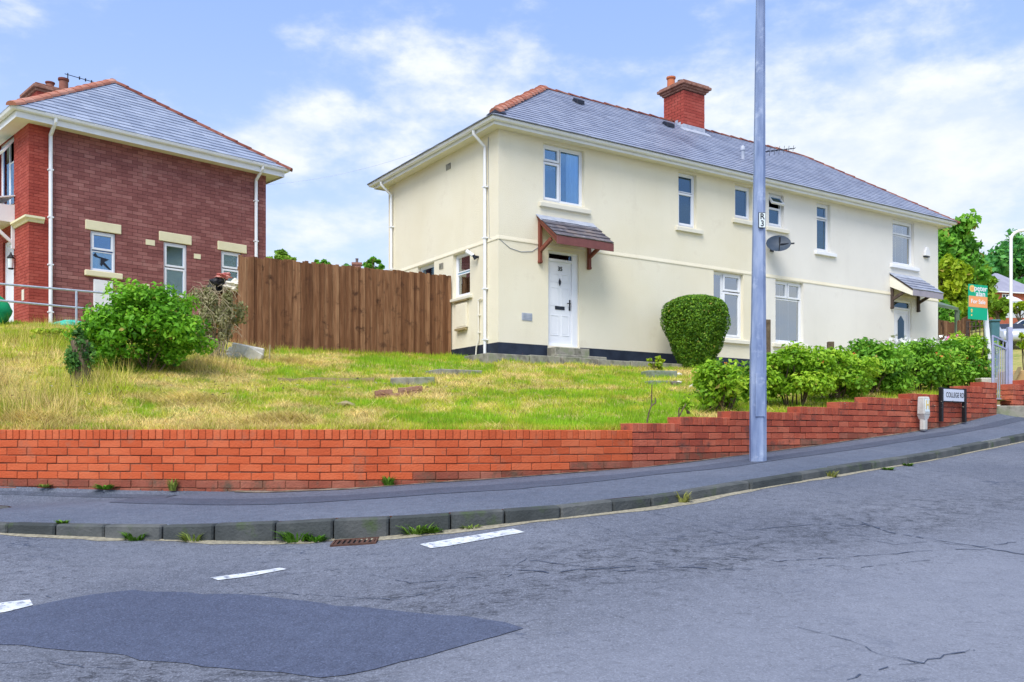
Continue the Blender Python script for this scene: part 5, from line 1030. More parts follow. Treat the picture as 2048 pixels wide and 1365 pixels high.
def clumpy(rs, n, c, R, k=40, fill=.55, cr=.24):
    """points in leaf clumps spread over an uneven crown of radii R about c"""
    R = np.array(R, float); c = np.array(c, float); u = rs.normal(size=(k, 3)); u /= np.linalg.norm(u, axis=1)[:, None]; u[:, 2] = np.where(u[:, 2] < -.85, -u[:, 2]*.5, u[:, 2])
    rad = rs.uniform(fill, 1.0, k)**.6*rs.uniform(.80, 1.14, k); ctr = u*rad[:, None]*.84; sz = cr*rs.uniform(.55, 1.45, k)
    pk = sz**2/np.sum(sz**2); w_ = rs.choice(k, n, p=pk); v = rs.normal(size=(n, 3)); v /= np.linalg.norm(v, axis=1)[:, None]; pr = (rs.uniform(0, 1, n)**.5)*sz[w_]
    L_ = ctr[w_]+v*pr[:, None]*np.array([1, 1, .8]); out = v*.8+L_*.7; out /= np.linalg.norm(out, axis=1)[:, None]+1e-6
    return c+L_*R, out, w_
def shrub(name, base, R, n, size, leaf, label, cat, seed, group=None, k=40, stems=7, cz=None, part='foliage', stem_m='bark', flowers=None, up=.3, fill=.5, cr=.26, lowstem=True):
    rs = np.random.RandomState(seed); base = Vector(base); t = thing(name, base, label, cat, group=group); c = base+Vector((0, 0, cz if cz is not None else R[2]))
    Pc, out, ids = clumpy(rs, n, c, R, k, fill, cr=cr); kk = Pc[:, 2] > base.z+.01; leaf_mesh(part, Pc[kk], size, leaf, t, rs, up, outward=out[kk], ids=ids[kk])
    mb = MB()
    for i in range(stems):
        a = rs.uniform(0, 6.28); e = c+Vector((math.cos(a)*R[0]*.6, math.sin(a)*R[1]*.6, rs.uniform(-.1, .7)*R[2])); s0 = base+Vector((rs.uniform(-.15, .15)*R[0]*2, rs.uniform(-.1, .1)*R[1], -.05))
        mid = s0.lerp(e, .5)+Vector((rs.uniform(-.1, .1)*R[0], 0, .05)); mb.tube([s0, mid, e], [.014, .010, .005], 5)
    mb.build('stems', stem_m, t, True)
    for i in range(flowers or 0):
        u = rs.normal(size=3); u[1] = -abs(u[1]); u[2] = abs(u[2])*1.1; u /= np.linalg.norm(u); leaf_mesh('rose_bloom', np.array(c)+u*np.array(R)*.80+rs.normal(size=(6, 3))*.010, .014, 'flower_orange', t, rs, .2, .8)
    return t
def tree(name, base, ht, cc, R, n, size, leaf, label, cat, seed, group=None, k=60, fill=.35, cr=.22):
    rs = np.random.RandomState(seed); base = Vector(base); t = thing(name, base, label, cat, group=group); c = Vector(cc)
    Pc, out, ids = clumpy(rs, n, c, R, k, fill, cr=cr); leaf_mesh('crown', Pc, size, leaf, t, rs, .3, .6, outward=out, ids=ids)
    mb = MB(); top = c+Vector((0, 0, R[2]*.4)); tr = max(.12, ht*.022); mb.tube([base-Vector((0, 0, .3)), base.lerp(top, .35)+Vector((.1, 0, 0)), base.lerp(top, .7), top], [tr, tr*.75, tr*.5, tr*.2], 8)
    for i in range(9):
        a = rs.uniform(0, 6.28); f0 = rs.uniform(.35, .8); s0 = base.lerp(top, f0); e = c+Vector((math.cos(a)*R[0]*.7, math.sin(a)*R[1]*.7, rs.uniform(-.4, .6)*R[2])); mb.tube([s0, s0.lerp(e, .5)+Vector((0, 0, .1*R[2])), e], [tr*.4, tr*.25, tr*.08], 6)
    mb.build('trunk', 'bark', t, True); return t

# shrubs and hedge
q = on_lawn(290, 742); shrub('bush', q, (1.02, .85, .78), 15000, .038, 'leaf_bush', 'big rounded bright green bush before the brick house', 'bush', 1, k=90, cz=.62, fill=.4, up=.5, cr=.25)
q2 = on_lawn(235, 735); shrub('bush', (q2.x-.1, q2.y-.1, q2.z), (.42, .4, .38), 3200, .036, 'leaf_rose', 'small paler bush at the foot of the big green bush', 'bush', 2, k=24)
q = on_lawn(432, 722); t = shrub('dry_shrub', q, (.48, .45, .85), 6000, .028, 'leaf_dry', 'grey brown half dead shrub beside the fence end', 'shrub', 3, k=34, cz=.85, stems=22, stem_m='twig', up=.1)
rs = np.random.RandomState(9); mb = MB()
for i in range(150):
    a = rs.uniform(0, 6.28); s0 = Vector(q)+Vector((rs.uniform(-.4, .4), rs.uniform(-.4, .1), rs.uniform(.1, 1.3))); d = Vector((math.cos(a)*.5, -abs(math.sin(a))*.3, rs.uniform(-.3, .6)))*.55; mb.tube([s0, s0+d*.5+Vector((0, 0, .06)), s0+d+Vector((0, 0, -.04))], [.006, .005, .002], 4)
mb.build('dead_twigs', 'twig', t, True)
q = on_lawn(160, 772); shrub('ivy_stump', q, (.19, .19, .34), 1900, .030, 'leaf_ivy', 'old stump clothed in dark ivy on the left lawn', 'stump', 5, k=30, cz=.42, stems=14, stem_m='twig', fill=.6, cr=.35)
t = bpy.data.objects[[o.name for o in bpy.data.objects if o.name.startswith('ivy_stump')][-1]]; MB().tube([(q.x, q.y, q.z-.1), (q.x+.02, q.y, q.z+.35), (q.x-.02, q.y, q.z+.62)], [.14, .12, .10], 10).build('stump', 'bark', t, True)
q = on_lawn(110, 690); shrub('bush', q, (.55, .4, .20), 1500, .035, 'leaf_yellow', 'low yellow green scrub on the bank by the railing', 'bush', 6, k=20, cz=.16, stems=4)
# topiary
q = CM+a_m*5.0-n_m*1.05; q.z = h1(q.x, q.y); t = thing('topiary_bush', q, 'dense clipped dark green bush shaped like a mushroom in front of the house', 'bush')
rs = np.random.RandomState(12); n = 26000; prof = np.array([(.0, .34), (.2, .43), (.5, .57), (.8, .69), (1.05, .77), (1.28, .80), (1.47, .78), (1.62, .69), (1.72, .52), (1.78, .27), (1.80, 0)])
zt = P(1380, 592, q.y).z-q.z; prof[:, 0] *= zt/1.8; a = rs.uniform(0, 6.28, n); s_ = rs.uniform(0, 1, n)
ln = np.r_[0, np.cumsum(np.hypot(np.diff(prof[:, 0]), np.diff(prof[:, 1])))]; sm = np.interp(s_**.85, ln/ln[-1], np.arange(len(prof))); zz_ = np.interp(sm, np.arange(len(prof)), prof[:, 0]); rr_ = np.interp(sm, np.arange(len(prof)), prof[:, 1])
lum = 1+.05*np.sin(a*5+zz_*4)+.04*np.sin(a*9-zz_*7); inn = 1-.16*rs.uniform(0, 1, n)**2; rr_ = rr_*lum*inn; Pc = np.c_[q.x+rr_*np.cos(a), q.y+rr_*np.sin(a), q.z+zz_*np.where(s_ > .9, inn, 1)]
out = np.c_[np.cos(a), np.sin(a), np.interp(sm, np.arange(len(prof)), np.linspace(-.4, 1.5, len(prof)))]; leaf_mesh('foliage', Pc, .026, 'leaf_topiary', t, rs, .1, .45, outward=out)
Pi = np.c_[q.x+rr_*.86*np.cos(a), q.y+rr_*.86*np.sin(a), q.z+.04+zz_*.94]; leaf_mesh('inner_foliage', Pi, .042, 'leaf_topiary', t, rs, .1, .6, outward=out)
MB().tube([(q.x, q.y, q.z-.1), (q.x, q.y, q.z+.9)], [.1, .07], 8).build('trunk', 'bark', t, True)
# rose hedge, one shrub after another
GH = 'rose shrubs behind the stepped brick wall'
hedge = [(1437, 718, 108, .85, 'leaf_rose', 'first rose shrub of the row, left of the lamp post', 12.3, 832), (1517, 722, 70, .9, 'leaf_rose', 'rose shrub half hidden behind the lamp post', 12.9, 822), (1588, 692, 118, .9, 'leaf_rose', 'yellow green rose shrub just right of the lamp post', 13.1, 815), (1672, 690, 112, .9, 'leaf_rose', 'pale rose shrub between the lamp post and the hydrant marker', 13.8, 806), (1752, 672, 120, .95, 'leaf_rose_dark', 'tallest dark rose shrub in the middle of the hedge', 14.5, 800), (1838, 678, 112, .95, 'leaf_rose_dark', 'dark rose shrub behind the hydrant marker', 15.3, 794), (1905, 684, 100, .9, 'leaf_rose_dark', 'dark rose shrub behind the street name sign', 15.9, 785), (1946, 664, 78, .9, 'leaf_rose', 'last rose shrub of the row beside the sale board', 16.3, 775)]
for i, (px, yt, wpx, dp, lm, lab, Yd, yb) in enumerate(hedge):
    p = P(px, yb, Yd); zg = min(h1(p.x, p.y), p.z); zt = P(px, yt, Yd).z; rx = wpx/2/F*Yd*1.15; rz = (zt-zg)/2
    shrub('rose_shrub', (p.x, p.y, zg), (rx*(1.25 if i > 1 else 1.06), rx*.95, rz*1.0), 8500 if i > 1 else 3600, .036, lm, lab, 'shrub', 30+i, GH, k=60, cz=rz*(1.04 if i > 1 else 1.14), stems=10, flowers=3, fill=.30, up=.6, cr=.30)
for px, py, Yd, m_, lab, sz in ((1805, 684, 16.5, 'flower_white', 'white flower cluster above the middle of the hedge', .07), (1880, 685, 17.0, 'flower_white', 'white flower cluster near the right end of the hedge', .07), (1912, 676, 17.2, 'flower_pink', 'pink flower head at the right end of the hedge', .045)):
    p = P(px, py, Yd); zg = h1(p.x, p.y); t = thing('flowering_plant', (p.x, p.y, zg), lab, 'flower', group='flowers behind the hedge'); rs = np.random.RandomState(px); leaf_mesh('flower_head', np.array(p)+rs.normal(size=(60, 3))*np.array([sz*1.6, sz, sz*.8]), .035, m_, t, rs, .3, .8); leaf_mesh('leaves', np.array(p)+np.c_[rs.normal(size=(90, 2))*.12, -rs.uniform(.08, p.z-zg, 90)], .05, 'leaf_rose_dark', t, rs); MB().tube([(p.x, p.y, zg-.05), p], .008, 5).build('stem', 'bark', t, True)
q = on_lawn(1311, 741, 15); shrub('bush', q, (.22, .2, .17), 700, .032, 'leaf_yellow', 'tiny yellow green bush beside the concrete steps', 'bush', 50, k=14, cz=.17, stems=4)
# bare saplings by the wall
def twig(px, py, Yd, forks, lab):
    p = P(px, py, Yd); t = thing('bare_sapling', (p.x, p.y, p.z), lab, 'sapling', group='bare twigs behind the wall'); mb = MB()
    for f in forks: mb.tube([P(a, b, Yd) for a, b in f], [.010-.0012*i for i in range(len(f))], 5)
    mb.build('stem', 'bark', t, True)
twig(1294, 846, 10.75, [[(1294, 846), (1298, 825), (1303, 812), (1304, 770)], [(1303, 812), (1311, 806), (1311, 796)]], 'taller bare forked sapling behind the first wall step')
twig(1357, 842, 11.1, [[(1357, 842), (1358, 820), (1359, 815)], [(1357, 835), (1366, 818), (1372, 808)], [(1356, 840), (1346, 838)]], 'short bare twig with few leaves on the second wall step')
q = P(1374, 812, 11.3); shrub('bush', (q.x, q.y, q.z-.05), (.10, .1, .09), 220, .03, 'leaf_rose', 'sprig of young leaves left of the first rose shrub', 'bush', 51, k=9, cz=.06, stems=2)
p = P(538, 716, 17.2); t = thing('garden_stake', (p.x, p.y, h1(p.x, p.y)), 'thin dead stem standing in the lawn by the fence', 'stake'); MB().tube([(p.x, p.y, h1(p.x, p.y)-.1), (p.x+.02, p.y, P(540, 690, 17.2).z)], [.012, .01], 5).build('stem', 'twig', t, True)
for px, y0, y1, Yd in ((1534, 640, 720, 17.5), (1661, 684, 720, 18.2)):
    p = P(px, y0, Yd); t = thing('wooden_post', (p.x, p.y, h1(p.x, p.y)), 'weathered wooden post rising behind the hedge '+('beside the lamp post' if px < 1600 else 'under the small upstairs window'), 'post', group='posts behind the hedge'); MB().box(p.x-.06, p.y-.05, h1(p.x, p.y)-.1, p.x+.06, p.y+.05, p.z).build('post', 'bark', t, True, bevel=.008)

# ------------------------------------------------------------------ slabs, edgings, rubble
def slab(name, pix, Yd, size, rz, m, label, cat, lift=.0, tilt=0, bevel=.012):
    p = on_lawn(*pix) if Yd is None else P(*pix, Yd); t = thing(name, (p.x, p.y, p.z+lift), label, cat, rz=rz); u, v, h_ = size; mb = MB(); mb.hexa([(-u/2, -v/2, -.3), (u/2, -v/2, -.3), (u/2, v/2, -.3), (-u/2, v/2, -.3), (-u/2, -v/2, h_), (u/2, -v/2, h_+tilt), (u/2, v/2, h_+tilt), (-u/2, v/2, h_)]); mb.build('slab', m, t, bevel=bevel); return t
slab('concrete_step', (825, 772), None, (.72, .55, .11), .12, 'concrete', 'broken grey concrete step in the middle of the lawn', 'step', tilt=.02)
slab('concrete_slab', (905, 748), None, (.9, .8, .05), .5, 'concrete', 'flat grey slab between the concrete step and the house', 'slab')
slab('concrete_step', (1318, 757), 18.0, (.62, .40, .0), .25, 'slab_green', 'upper mossy concrete step near the small yellow bush', 'step', lift=.14)
slab('concrete_step', (1318, 776), 16.9, (.52, .45, .0), .2, 'slab_green', 'lower mossy concrete step below the small yellow bush', 'step', lift=.12)
a_, b_ = on_lawn(555, 764), on_lawn(748, 764); mb = MB(); pts = [a_.lerp(b_, t) for t in np.linspace(0, 1, 7)]
for p_, q_ in zip(pts, pts[1:]): mb.beam((p_.x, p_.y, h1(p_.x, p_.y)), (q_.x, q_.y, h1(q_.x, q_.y)), .05, .12)
tag(mb.build('timber_edging', 'timber'), 'thin timber board edging across the lawn below the fence', 'edging')
p0 = on_lawn(790, 800); et = thing('brick_edging', p0, 'crumbling brown brick edging below the broken concrete step', 'edging'); mb = MB(); rs = random.Random(8)
for i in range(9):
    for j in range(2): 
        if j == 1 and i in (3, 4): continue
        pp = on_lawn(757+i*10, 797-i*1.2); U = Vector((math.cos(.3+rs.uniform(-.1, .1)), math.sin(.3), rs.uniform(-.05, .05))).normalized(); Nn = Vector((-U.y, U.x, 0)).normalized(); MB().obox((pp.x, pp.y, pp.z+.0+j*.07), U, Nn, U.cross(Nn), .05+.02*(i % 2), .06, .033).build('brick', 'oldbrick', et, True, bevel=.006)
def rubble(px, py, s_, m, lab, cat, seed, flat=.6, grp=None):
    if s_ > .25:
        p = on_lawn(px, py); t = thing('stone', p, lab, cat, group=grp); mb = MB(); mb.obox((0, 0, .10), Vector((.95, .2, -.18)).normalized(), Vector((-.2, .96, .1)).normalized(), Vector((.18, -.1, .97)).normalized(), .30, .10, .15); mb.obox((.16, -.14, .04), Vector((.8, .1, -.5)).normalized(), Vector((-.1, .99, .0)), Vector((.5, 0, .85)), .16, .07, .12); mb.obox((-.3, -.1, .06), Vector((.5, .1, .8)).normalized(), Vector((0, 1, 0)), Vector((-.8, 0, .5)), .14, .07, .09); mb.build('lump', m, t, bevel=.02); return
    p = on_lawn(px, py); t = thing(cat.replace(' ', '_'), p, lab, cat, group=grp); rs_ = random.Random(seed); bm = bmesh.new(); bmesh.ops.create_icosphere(bm, subdivisions=1, radius=1)
    for v in bm.verts: v.co = Vector((v.co.x*s_*rs_.uniform(.7, 1.2), v.co.y*s_*.8*rs_.uniform(.7, 1.2), v.co.z*s_*flat*rs_.uniform(.6, 1.2)+s_*flat*.35))
    me = bpy.data.meshes.new('lump'); bm.to_mesh(me); bm.free(); link('lump', me, m, t, False)
for i, (px, py, s_, m, lab) in enumerate(((452, 716, .13, 'white_stone', 'pale upright plaster lump at the foot of the dry shrub'), (440, 727, .10, 'white_stone', 'flat pale plaster fragment left of the rubble pile'), (495, 718, .30, 'white_stone', 'largest pale rubble block below the fence end'), (1358, 753, .07, 'white_stone', 'small white stone right of the upper mossy step'), (1357, 768, .08, 'white_stone', 'small white stone right of the lower mossy step'), (1388, 776, .10, 'white_stone', 'white stone at the left foot of the first rose shrub'), (470, 708, .12, 'white_stone', 'pale broken block tilted behind the largest rubble block'), (520, 712, .09, 'white_stone', 'small pale rubble piece right of the largest rubble block'), (425, 716, .09, 'white_stone', 'small pale rubble piece nearest the big green bush'), (692, 815, .16, 'timber', 'flat grey stone lying in the middle of the lawn'), (1350, 772, .10, 'pot_dark', 'dark stone beside the lower mossy step'))): rubble(px, py, s_, m, lab, 'stone', i, .35 if 'flat' in lab else .6, 'stones on the lawn')
mb = MB(); p = on_lawn(560, 842)
# bags and odds and ends
def blob(name, p, R, m, lab, cat, seed, sub=3):
    bm = bmesh.new(); bmesh.ops.create_icosphere(bm, subdivisions=sub, radius=1); rs_ = random.Random(seed); ph = [rs_.uniform(0, 6) for _ in range(6)]
    for v in bm.verts:
        c = v.co.copy(); k = 1+.12*math.sin(c.x*5+ph[0])+.10*math.sin(c.y*6+c.z*4+ph[1])+.07*math.sin(c.z*9+c.x*7+ph[2]); v.co = Vector((c.x*R[0]*k, c.y*R[1]*k, (c.z*k+.9)*R[2]))
    me = bpy.data.meshes.new(name); bm.to_mesh(me); bm.free(); me.polygons.foreach_set('use_smooth', [True]*len(me.polygons)); o = link(name, me, m); o.location = p; return tag(o, lab, cat)
p = P(140, 657, 20.3); p.z = h1(p.x, p.y); blob('plastic_bag', p, (.36, .2, .09), 'bag_teal', 'flat turquoise plastic bag lying by the railing post', 'bag', 3)
p = P(-6, 648, 20.2); p.z = h1(p.x, p.y); blob('garden_sack', p, (.30, .28, .34), 'bag_green', 'dark green sack standing at the left picture edge', 'sack', 4)
p = on_lawn(448, 600, 20, 40); p = P(455, 558, 20.6); zg = h1(p.x, p.y); t = thing('junk_pile', (p.x, p.y, zg), 'pile of red black and pink junk behind the dry shrub', 'junk')
for nm, px, py, R, m_ in (('black_sack', 434, 572, (.20, .18, .17), 'black'), ('red_cloth', 447, 553, (.17, .16, .07), 'bag_pink'), ('pale_sack', 470, 572, (.22, .2, .13), 'white_stone')):
    c = P(px, py, 20.6); bm = bmesh.new(); bmesh.ops.create_icosphere(bm, subdivisions=3, radius=1)
    for v in bm.verts: k = 1+.3*math.sin(v.co.x*6+px)*math.sin(v.co.y*5)+.25*math.sin(v.co.z*7+v.co.x*4); v.co = Vector((c.x+v.co.x*R[0]*k, c.y+v.co.y*R[1]*k, c.z+v.co.z*R[2]*k))
    me = bpy.data.meshes.new(nm); bm.to_mesh(me); bm.free(); link(nm, me, m_, t, True)
c = P(450, 600, 20.8); MB().box(c.x-.35, c.y-.2, zg-.1, c.x+.35, c.y+.2, P(450, 578, 20.8).z).build('crate', 'fence', t, True)

# ------------------------------------------------------------------ grass
rs = np.random.RandomState(21)
pxpatch = [(-1, 640, 812, 90, 14, .75), (1, 780, 728, 120, 14, 1.0), (1, 690, 815, 110, 16, .55), (1, 1000, 835, 220, 16, .55), (1, 1230, 800, 90, 60, .55), (1, 1250, 845, 110, 14, .5), (1, 1100, 780, 120, 22, .15), (1, 140, 690, 90, 20, .3), (1, 620, 800, 60, 18, .5), (1, 1350, 815, 70, 40, .5),
           (-1, 620, 725, 90, 16, .75), (-1, 330, 780, 130, 26, .7), (-1, 60, 720, 60, 40, .7), (-1, 330, 848, 260, 12, .9), (-1, 560, 845, 70, 10, .8), (-1, 790, 790, 60, 10, .8), (-1, 1020, 755, 120, 10, .3), (-1, 880, 790, 60, 16, .35), (-1, 1380, 752, 50, 18, .7), (-1, 470, 760, 90, 16, .5)]
def greenness(X, Y, Z):
    px = CX+F*X/Y; py = HY-F*Z/Y; g = .50+1.7*(fbm(X, Y, 1.1)-.5)+.95*(vnoise(X, Y, 4.7)-.5)
    for s_, a, b, c, d, amp in pxpatch: g = g+s_*amp*np.exp(-((px-a)/c)**2-((py-b)/d)**2)*.75
    return g
def in_rect(X, Y, O, a, n, r): dx_, dy_ = X-O.x, Y-O.y; u = dx_*a.x+dy_*a.y; v = dx_*n.x+dy_*n.y; return (u > r[0]) & (u < r[2]) & (v > r[1]) & (v < r[3])
N0 = 420000
Y = 9.2+(rs.uniform(0, 1, N0)**1.5)*15; X = rs.uniform(-.62, .60, N0)*Y; keep = (Y > wallY(X)+.22)&(Y < wallY(X)+13)
keep &= ~in_rect(X, Y, CM, a_m, n_m, (-.1, -.1, 18, 6)) & ~in_rect(X, Y, CM, a_m, n_m, (-.9, -1.0, 8.5, .1)) & ~in_rect(X, Y, CL, a_l, n_l, (-.1, -.1, 7, 18)) & ~in_rect(X, Y, FA, FU, FN, (0, -.02, 6, 8))
X, Y = X[keep], Y[keep]; Z = H(X, Y)
def blades(name, X, Y, Z, hgt, wid, lean, g, label, seed):
    rs = np.random.RandomState(seed); n = len(X); a = rs.uniform(0, 6.283, n); b = rs.uniform(0, 6.283, n); d = np.c_[np.cos(a), np.sin(a)]*wid[:, None]; l = np.c_[np.cos(b), np.sin(b)]*(hgt*lean)[:, None]; up_ = hgt*np.sqrt(np.maximum(.04, 1-lean**2))
    P0 = np.c_[X-d[:, 0], Y-d[:, 1], Z-.01]; P1 = np.c_[X+d[:, 0], Y+d[:, 1], Z-.01]; P2 = np.c_[X+l[:, 0], Y+l[:, 1], Z+up_]
    V = np.stack([P0, P1, P2], 1).reshape(-1, 3); i = np.arange(n)[:, None]*3; Fc = np.c_[i, i+1, i+2]
    straw = np.array([.80, .62, .25]); lime = np.array([.47, .50, .04]); green = np.array([.25, .44, .022]); brown = np.array([.27, .165, .06])
    g2 = np.clip(g+rs.normal(0, .16, n), 0, 1)[:, None]; col = np.where(g2 < .5, straw+(lime-straw)*g2*2, lime+(green-lime)*(g2-.5)*2); col = np.where((rs.uniform(0, 1, n) < .10*(1-np.clip(g, 0, 1)))[:, None], brown, col)*rs.uniform(.70, 1.32, (n, 1))*(.80+.42*vnoise(X, Y, 2.6))[:, None]
    o = mesh_np(name, V, Fc, 'grass', col=np.repeat(col, 3, 0)); return tag(o, label, 'grass', kind='stuff')
g = greenness(X, Y, Z); n = len(X); dist = Y/10
hgt = rs.uniform(.026, .070, n)*(.8+.5*np.clip(g, 0, 1))*dist**.5; lean = np.where(g < .42, rs.uniform(.6, .97, n), rs.uniform(.1, .8, n)); hgt = np.where(g < .35, hgt*1.5, hgt)
blades('grass', X, Y, Z, hgt, rs.uniform(.0028, .0058, n)*dist**.7, lean, g, 'short mown lawn grass mixed with dry straw on the garden slope', 1)
# tall rough grass on the left bank and along edges
n = 42000; px = -60+330*rs.uniform(0, 1, n)**1.7; Yt = rs.uniform(10.0, 19.0, n); X = (px-CX)/F*Yt; Y = Yt; k = (Y > wallY(X)+.5) & (rs.uniform(0, 1, n) < np.clip(1.3-(px/260), 0, 1)*np.clip(fbm(X, Y, .9)*3.2-1.15, .03, 1)) & ~in_rect(X, Y, CL, a_l, n_l, (-.1, -.1, 7, 18)); X, Y = X[k], Y[k]; Z = H(X, Y); n = len(X)
blades('tall_grass', X, Y, Z, rs.uniform(.12, .42, n), rs.uniform(.0028, .0055, n), rs.uniform(.05, .85, n), .38+1.7*(fbm(X, Y, 1.3)-.5), 'tall rough straw coloured grass on the left bank', 2)
fX, fY = [], []
for t in rs.uniform(0, fl, 1800): p = FA+FU*t-FN*abs(rs.normal(0, .10)+.05); fX.append(p.x); fY.append(p.y)
X, Y = np.array(fX), np.array(fY); Z = H(X, Y); n = len(X); blades('fence_foot_grass', X, Y, Z, rs.uniform(.05, .16, n), rs.uniform(.004, .006, n), rs.uniform(.1, .6, n), rs.uniform(.5, 1, n), 'fresh green grass growing along the foot of the wooden fence', 3)
d_ = rs.uniform(segs[0][0], segs[0][1], 9000); X = np.interp(d_, sW, WL[:, 0]); Y = np.interp(d_, sW, WL[:, 1])+.24+abs(rs.normal(0, .12, 9000)); Z = H(X, Y); px = CX+F*X/Y; n = len(X)
blades('wall_top_grass', X, Y, Z, rs.uniform(.04, .12, n), rs.uniform(.003, .005, n), rs.uniform(.2, .85, n), np.interp(px, [0, 500, 700, 900, 1300], [.15, .15, .45, .6, .6])+rs.normal(0, .15, n), 'grass and cut straw heaped behind the low orange wall', 4)
# clumps of coarser grass and long loose stalks in the lawn
def scatter(n, y0=9.6, y1=20):
    Y = y0+rs.uniform(0, 1, n)**1.3*(y1-y0); X = rs.uniform(-.60, .45, n)*Y; k = (Y > wallY(X)+.35) & ~in_rect(X, Y, CM, a_m, n_m, (-1.1, -1.15, 18, 6)) & ~in_rect(X, Y, CL, a_l, n_l, (-.3, -.3, 7, 18)) & ~in_rect(X, Y, FA, FU, FN, (0, -.05, 6, 8)); return X[k], Y[k]
cx_, cy_ = scatter(420); m_ = 34; rr2 = abs(rs.normal(0, 1, (len(cx_), m_)))*rs.uniform(.03, .11, (len(cx_), 1)); aa = rs.uniform(0, 6.283, rr2.shape); X = (cx_[:, None]+rr2*np.cos(aa)).ravel(); Y = (cy_[:, None]+rr2*np.sin(aa)).ravel(); Z = H(X, Y); n = len(X)
blades('grass_clumps', X, Y, Z, np.repeat(rs.uniform(.05, .14, len(cx_)), m_)*rs.uniform(.6, 1.1, n), rs.uniform(.003, .006, n), rs.uniform(.1, .8, n), np.clip(greenness(X, Y, Z)+np.repeat(rs.uniform(-.25, .45, len(cx_)), m_), 0, 1), 'coarse grass clumps standing up from the mown lawn', 6)
X, Y = scatter(9000, 9.5, 18); Z = H(X, Y)+.03; n = len(X); kk = rs.uniform(0, 1, n) < np.clip(1.1-greenness(X, Y, Z)*1.6, .04, 1); X, Y, Z = X[kk], Y[kk], Z[kk]; n = len(X)
blades('loose_straw', X, Y, Z, rs.uniform(.10, .30, n), rs.uniform(.0025, .0045, n), rs.uniform(.86, .99, n), rs.uniform(0, .15, n), 'long loose straw stalks lying over the lawn', 7)
# straw heaps
for i, (px, py, R_) in enumerate(((560, 846, (.55, .3, .09)), (60, 848, (.5, .3, .11)), (590, 728, (.6, .4, .08)), (370, 800, (.7, .4, .07)))):
    p = on_lawn(px, py); n = 2600; u = rs.normal(size=(n, 2))*.45; X = p.x+u[:, 0]*R_[0]; Y = p.y+u[:, 1]*R_[1]; Z = H(X, Y)+rs.uniform(0, 1, n)*R_[2]*np.exp(-(u**2).sum(1)*1.2); Y = np.maximum(Y, wallY(X)+.23); blades('straw_heap', X, Y, Z, rs.uniform(.06, .18, n), rs.uniform(.003, .005, n), rs.uniform(.75, .98, n), rs.uniform(.0, .2, n), ('heap of cut straw behind the middle of the orange wall', 'heap of cut straw at the left end of the orange wall', 'raked straw in front of the fence', 'raked straw before the big green bush')[i], 10+i)
pq = [(340, 738, .9, .25, 1500), (430, 735, .6, .3, 1200), (120, 700, .7, .35, 900), (500, 706, .5, .2, 500), (30, 835, .4, .15, 500)]; X, Y, hh, gg = [], [], [], []
for px, py, rx_, ry_, m_ in pq:
    p = on_lawn(px, py); X.append(p.x+rs.normal(0, rx_*.5, m_)); Y.append(p.y+rs.normal(0, ry_*.5, m_)); gg.append(np.full(m_, .75 if px in (120, 30) else .05)); hh.append(rs.uniform(.08, .34, m_))
X, Y, hh, gg = map(np.concatenate, (X, Y, hh, gg)); Y = np.maximum(Y, wallY(X)+.25); n = len(X); blades('dry_weeds', X, Y, H(X, Y), hh, rs.uniform(.003, .006, n), rs.uniform(.2, .95, n), gg, 'dry brown weeds and stalks tangled about the bushes on the left bank', 31)
# weeds along kerb and wall foot: tufts one can count
def tuft(p, n, ht, spread, kindg, lab, seed, grp):
    rs = np.random.RandomState(seed); t = thing('weed_tuft', p, lab, 'weed', group=grp); a = rs.uniform(0, 6.283, n); r_ = spread*rs.uniform(0, 1, n)**.6; X = p[0]+r_*np.cos(a)*.6; Y = p[1]+r_*np.sin(a)*.25; l = np.c_[np.cos(a), np.sin(a)*.6-.2]; hh = ht*.8*rs.uniform(.4, 1.1, n); spread = spread*.85; wv = rs.uniform(.003, .008, n)*(1.7 if kindg > .8 else 1)
    Zb = np.full(n, p[2]-.01); d = np.c_[-np.sin(a), np.cos(a)]*wv[:, None]; m1 = np.c_[X, Y]+l*spread*.35; m2 = np.c_[X, Y]+l*spread*rs.uniform(.6, 1.1, n)[:, None]
    V = np.stack([np.c_[X-d[:, 0], Y-d[:, 1], Zb], np.c_[X+d[:, 0], Y+d[:, 1], Zb], np.c_[m1+d, Zb+hh*.7], np.c_[m1-d, Zb+hh*.7], np.c_[m2, Zb+hh]], 1).reshape(-1, 3); i = np.arange(n)[:, None]*5; Fc = np.r_[np.c_[i, i+1, i+2], np.c_[i, i+2, i+3], np.c_[i+3, i+2, i+4]]
    base = np.array([.50, .46, .14])*(1-kindg)+np.array([.10, .26, .02])*kindg; col = np.repeat(base[None]*rs.uniform(.6, 1.35, (n, 1)), 5, 0); mesh_np('blades', V, Fc, 'grass', t, col=col)
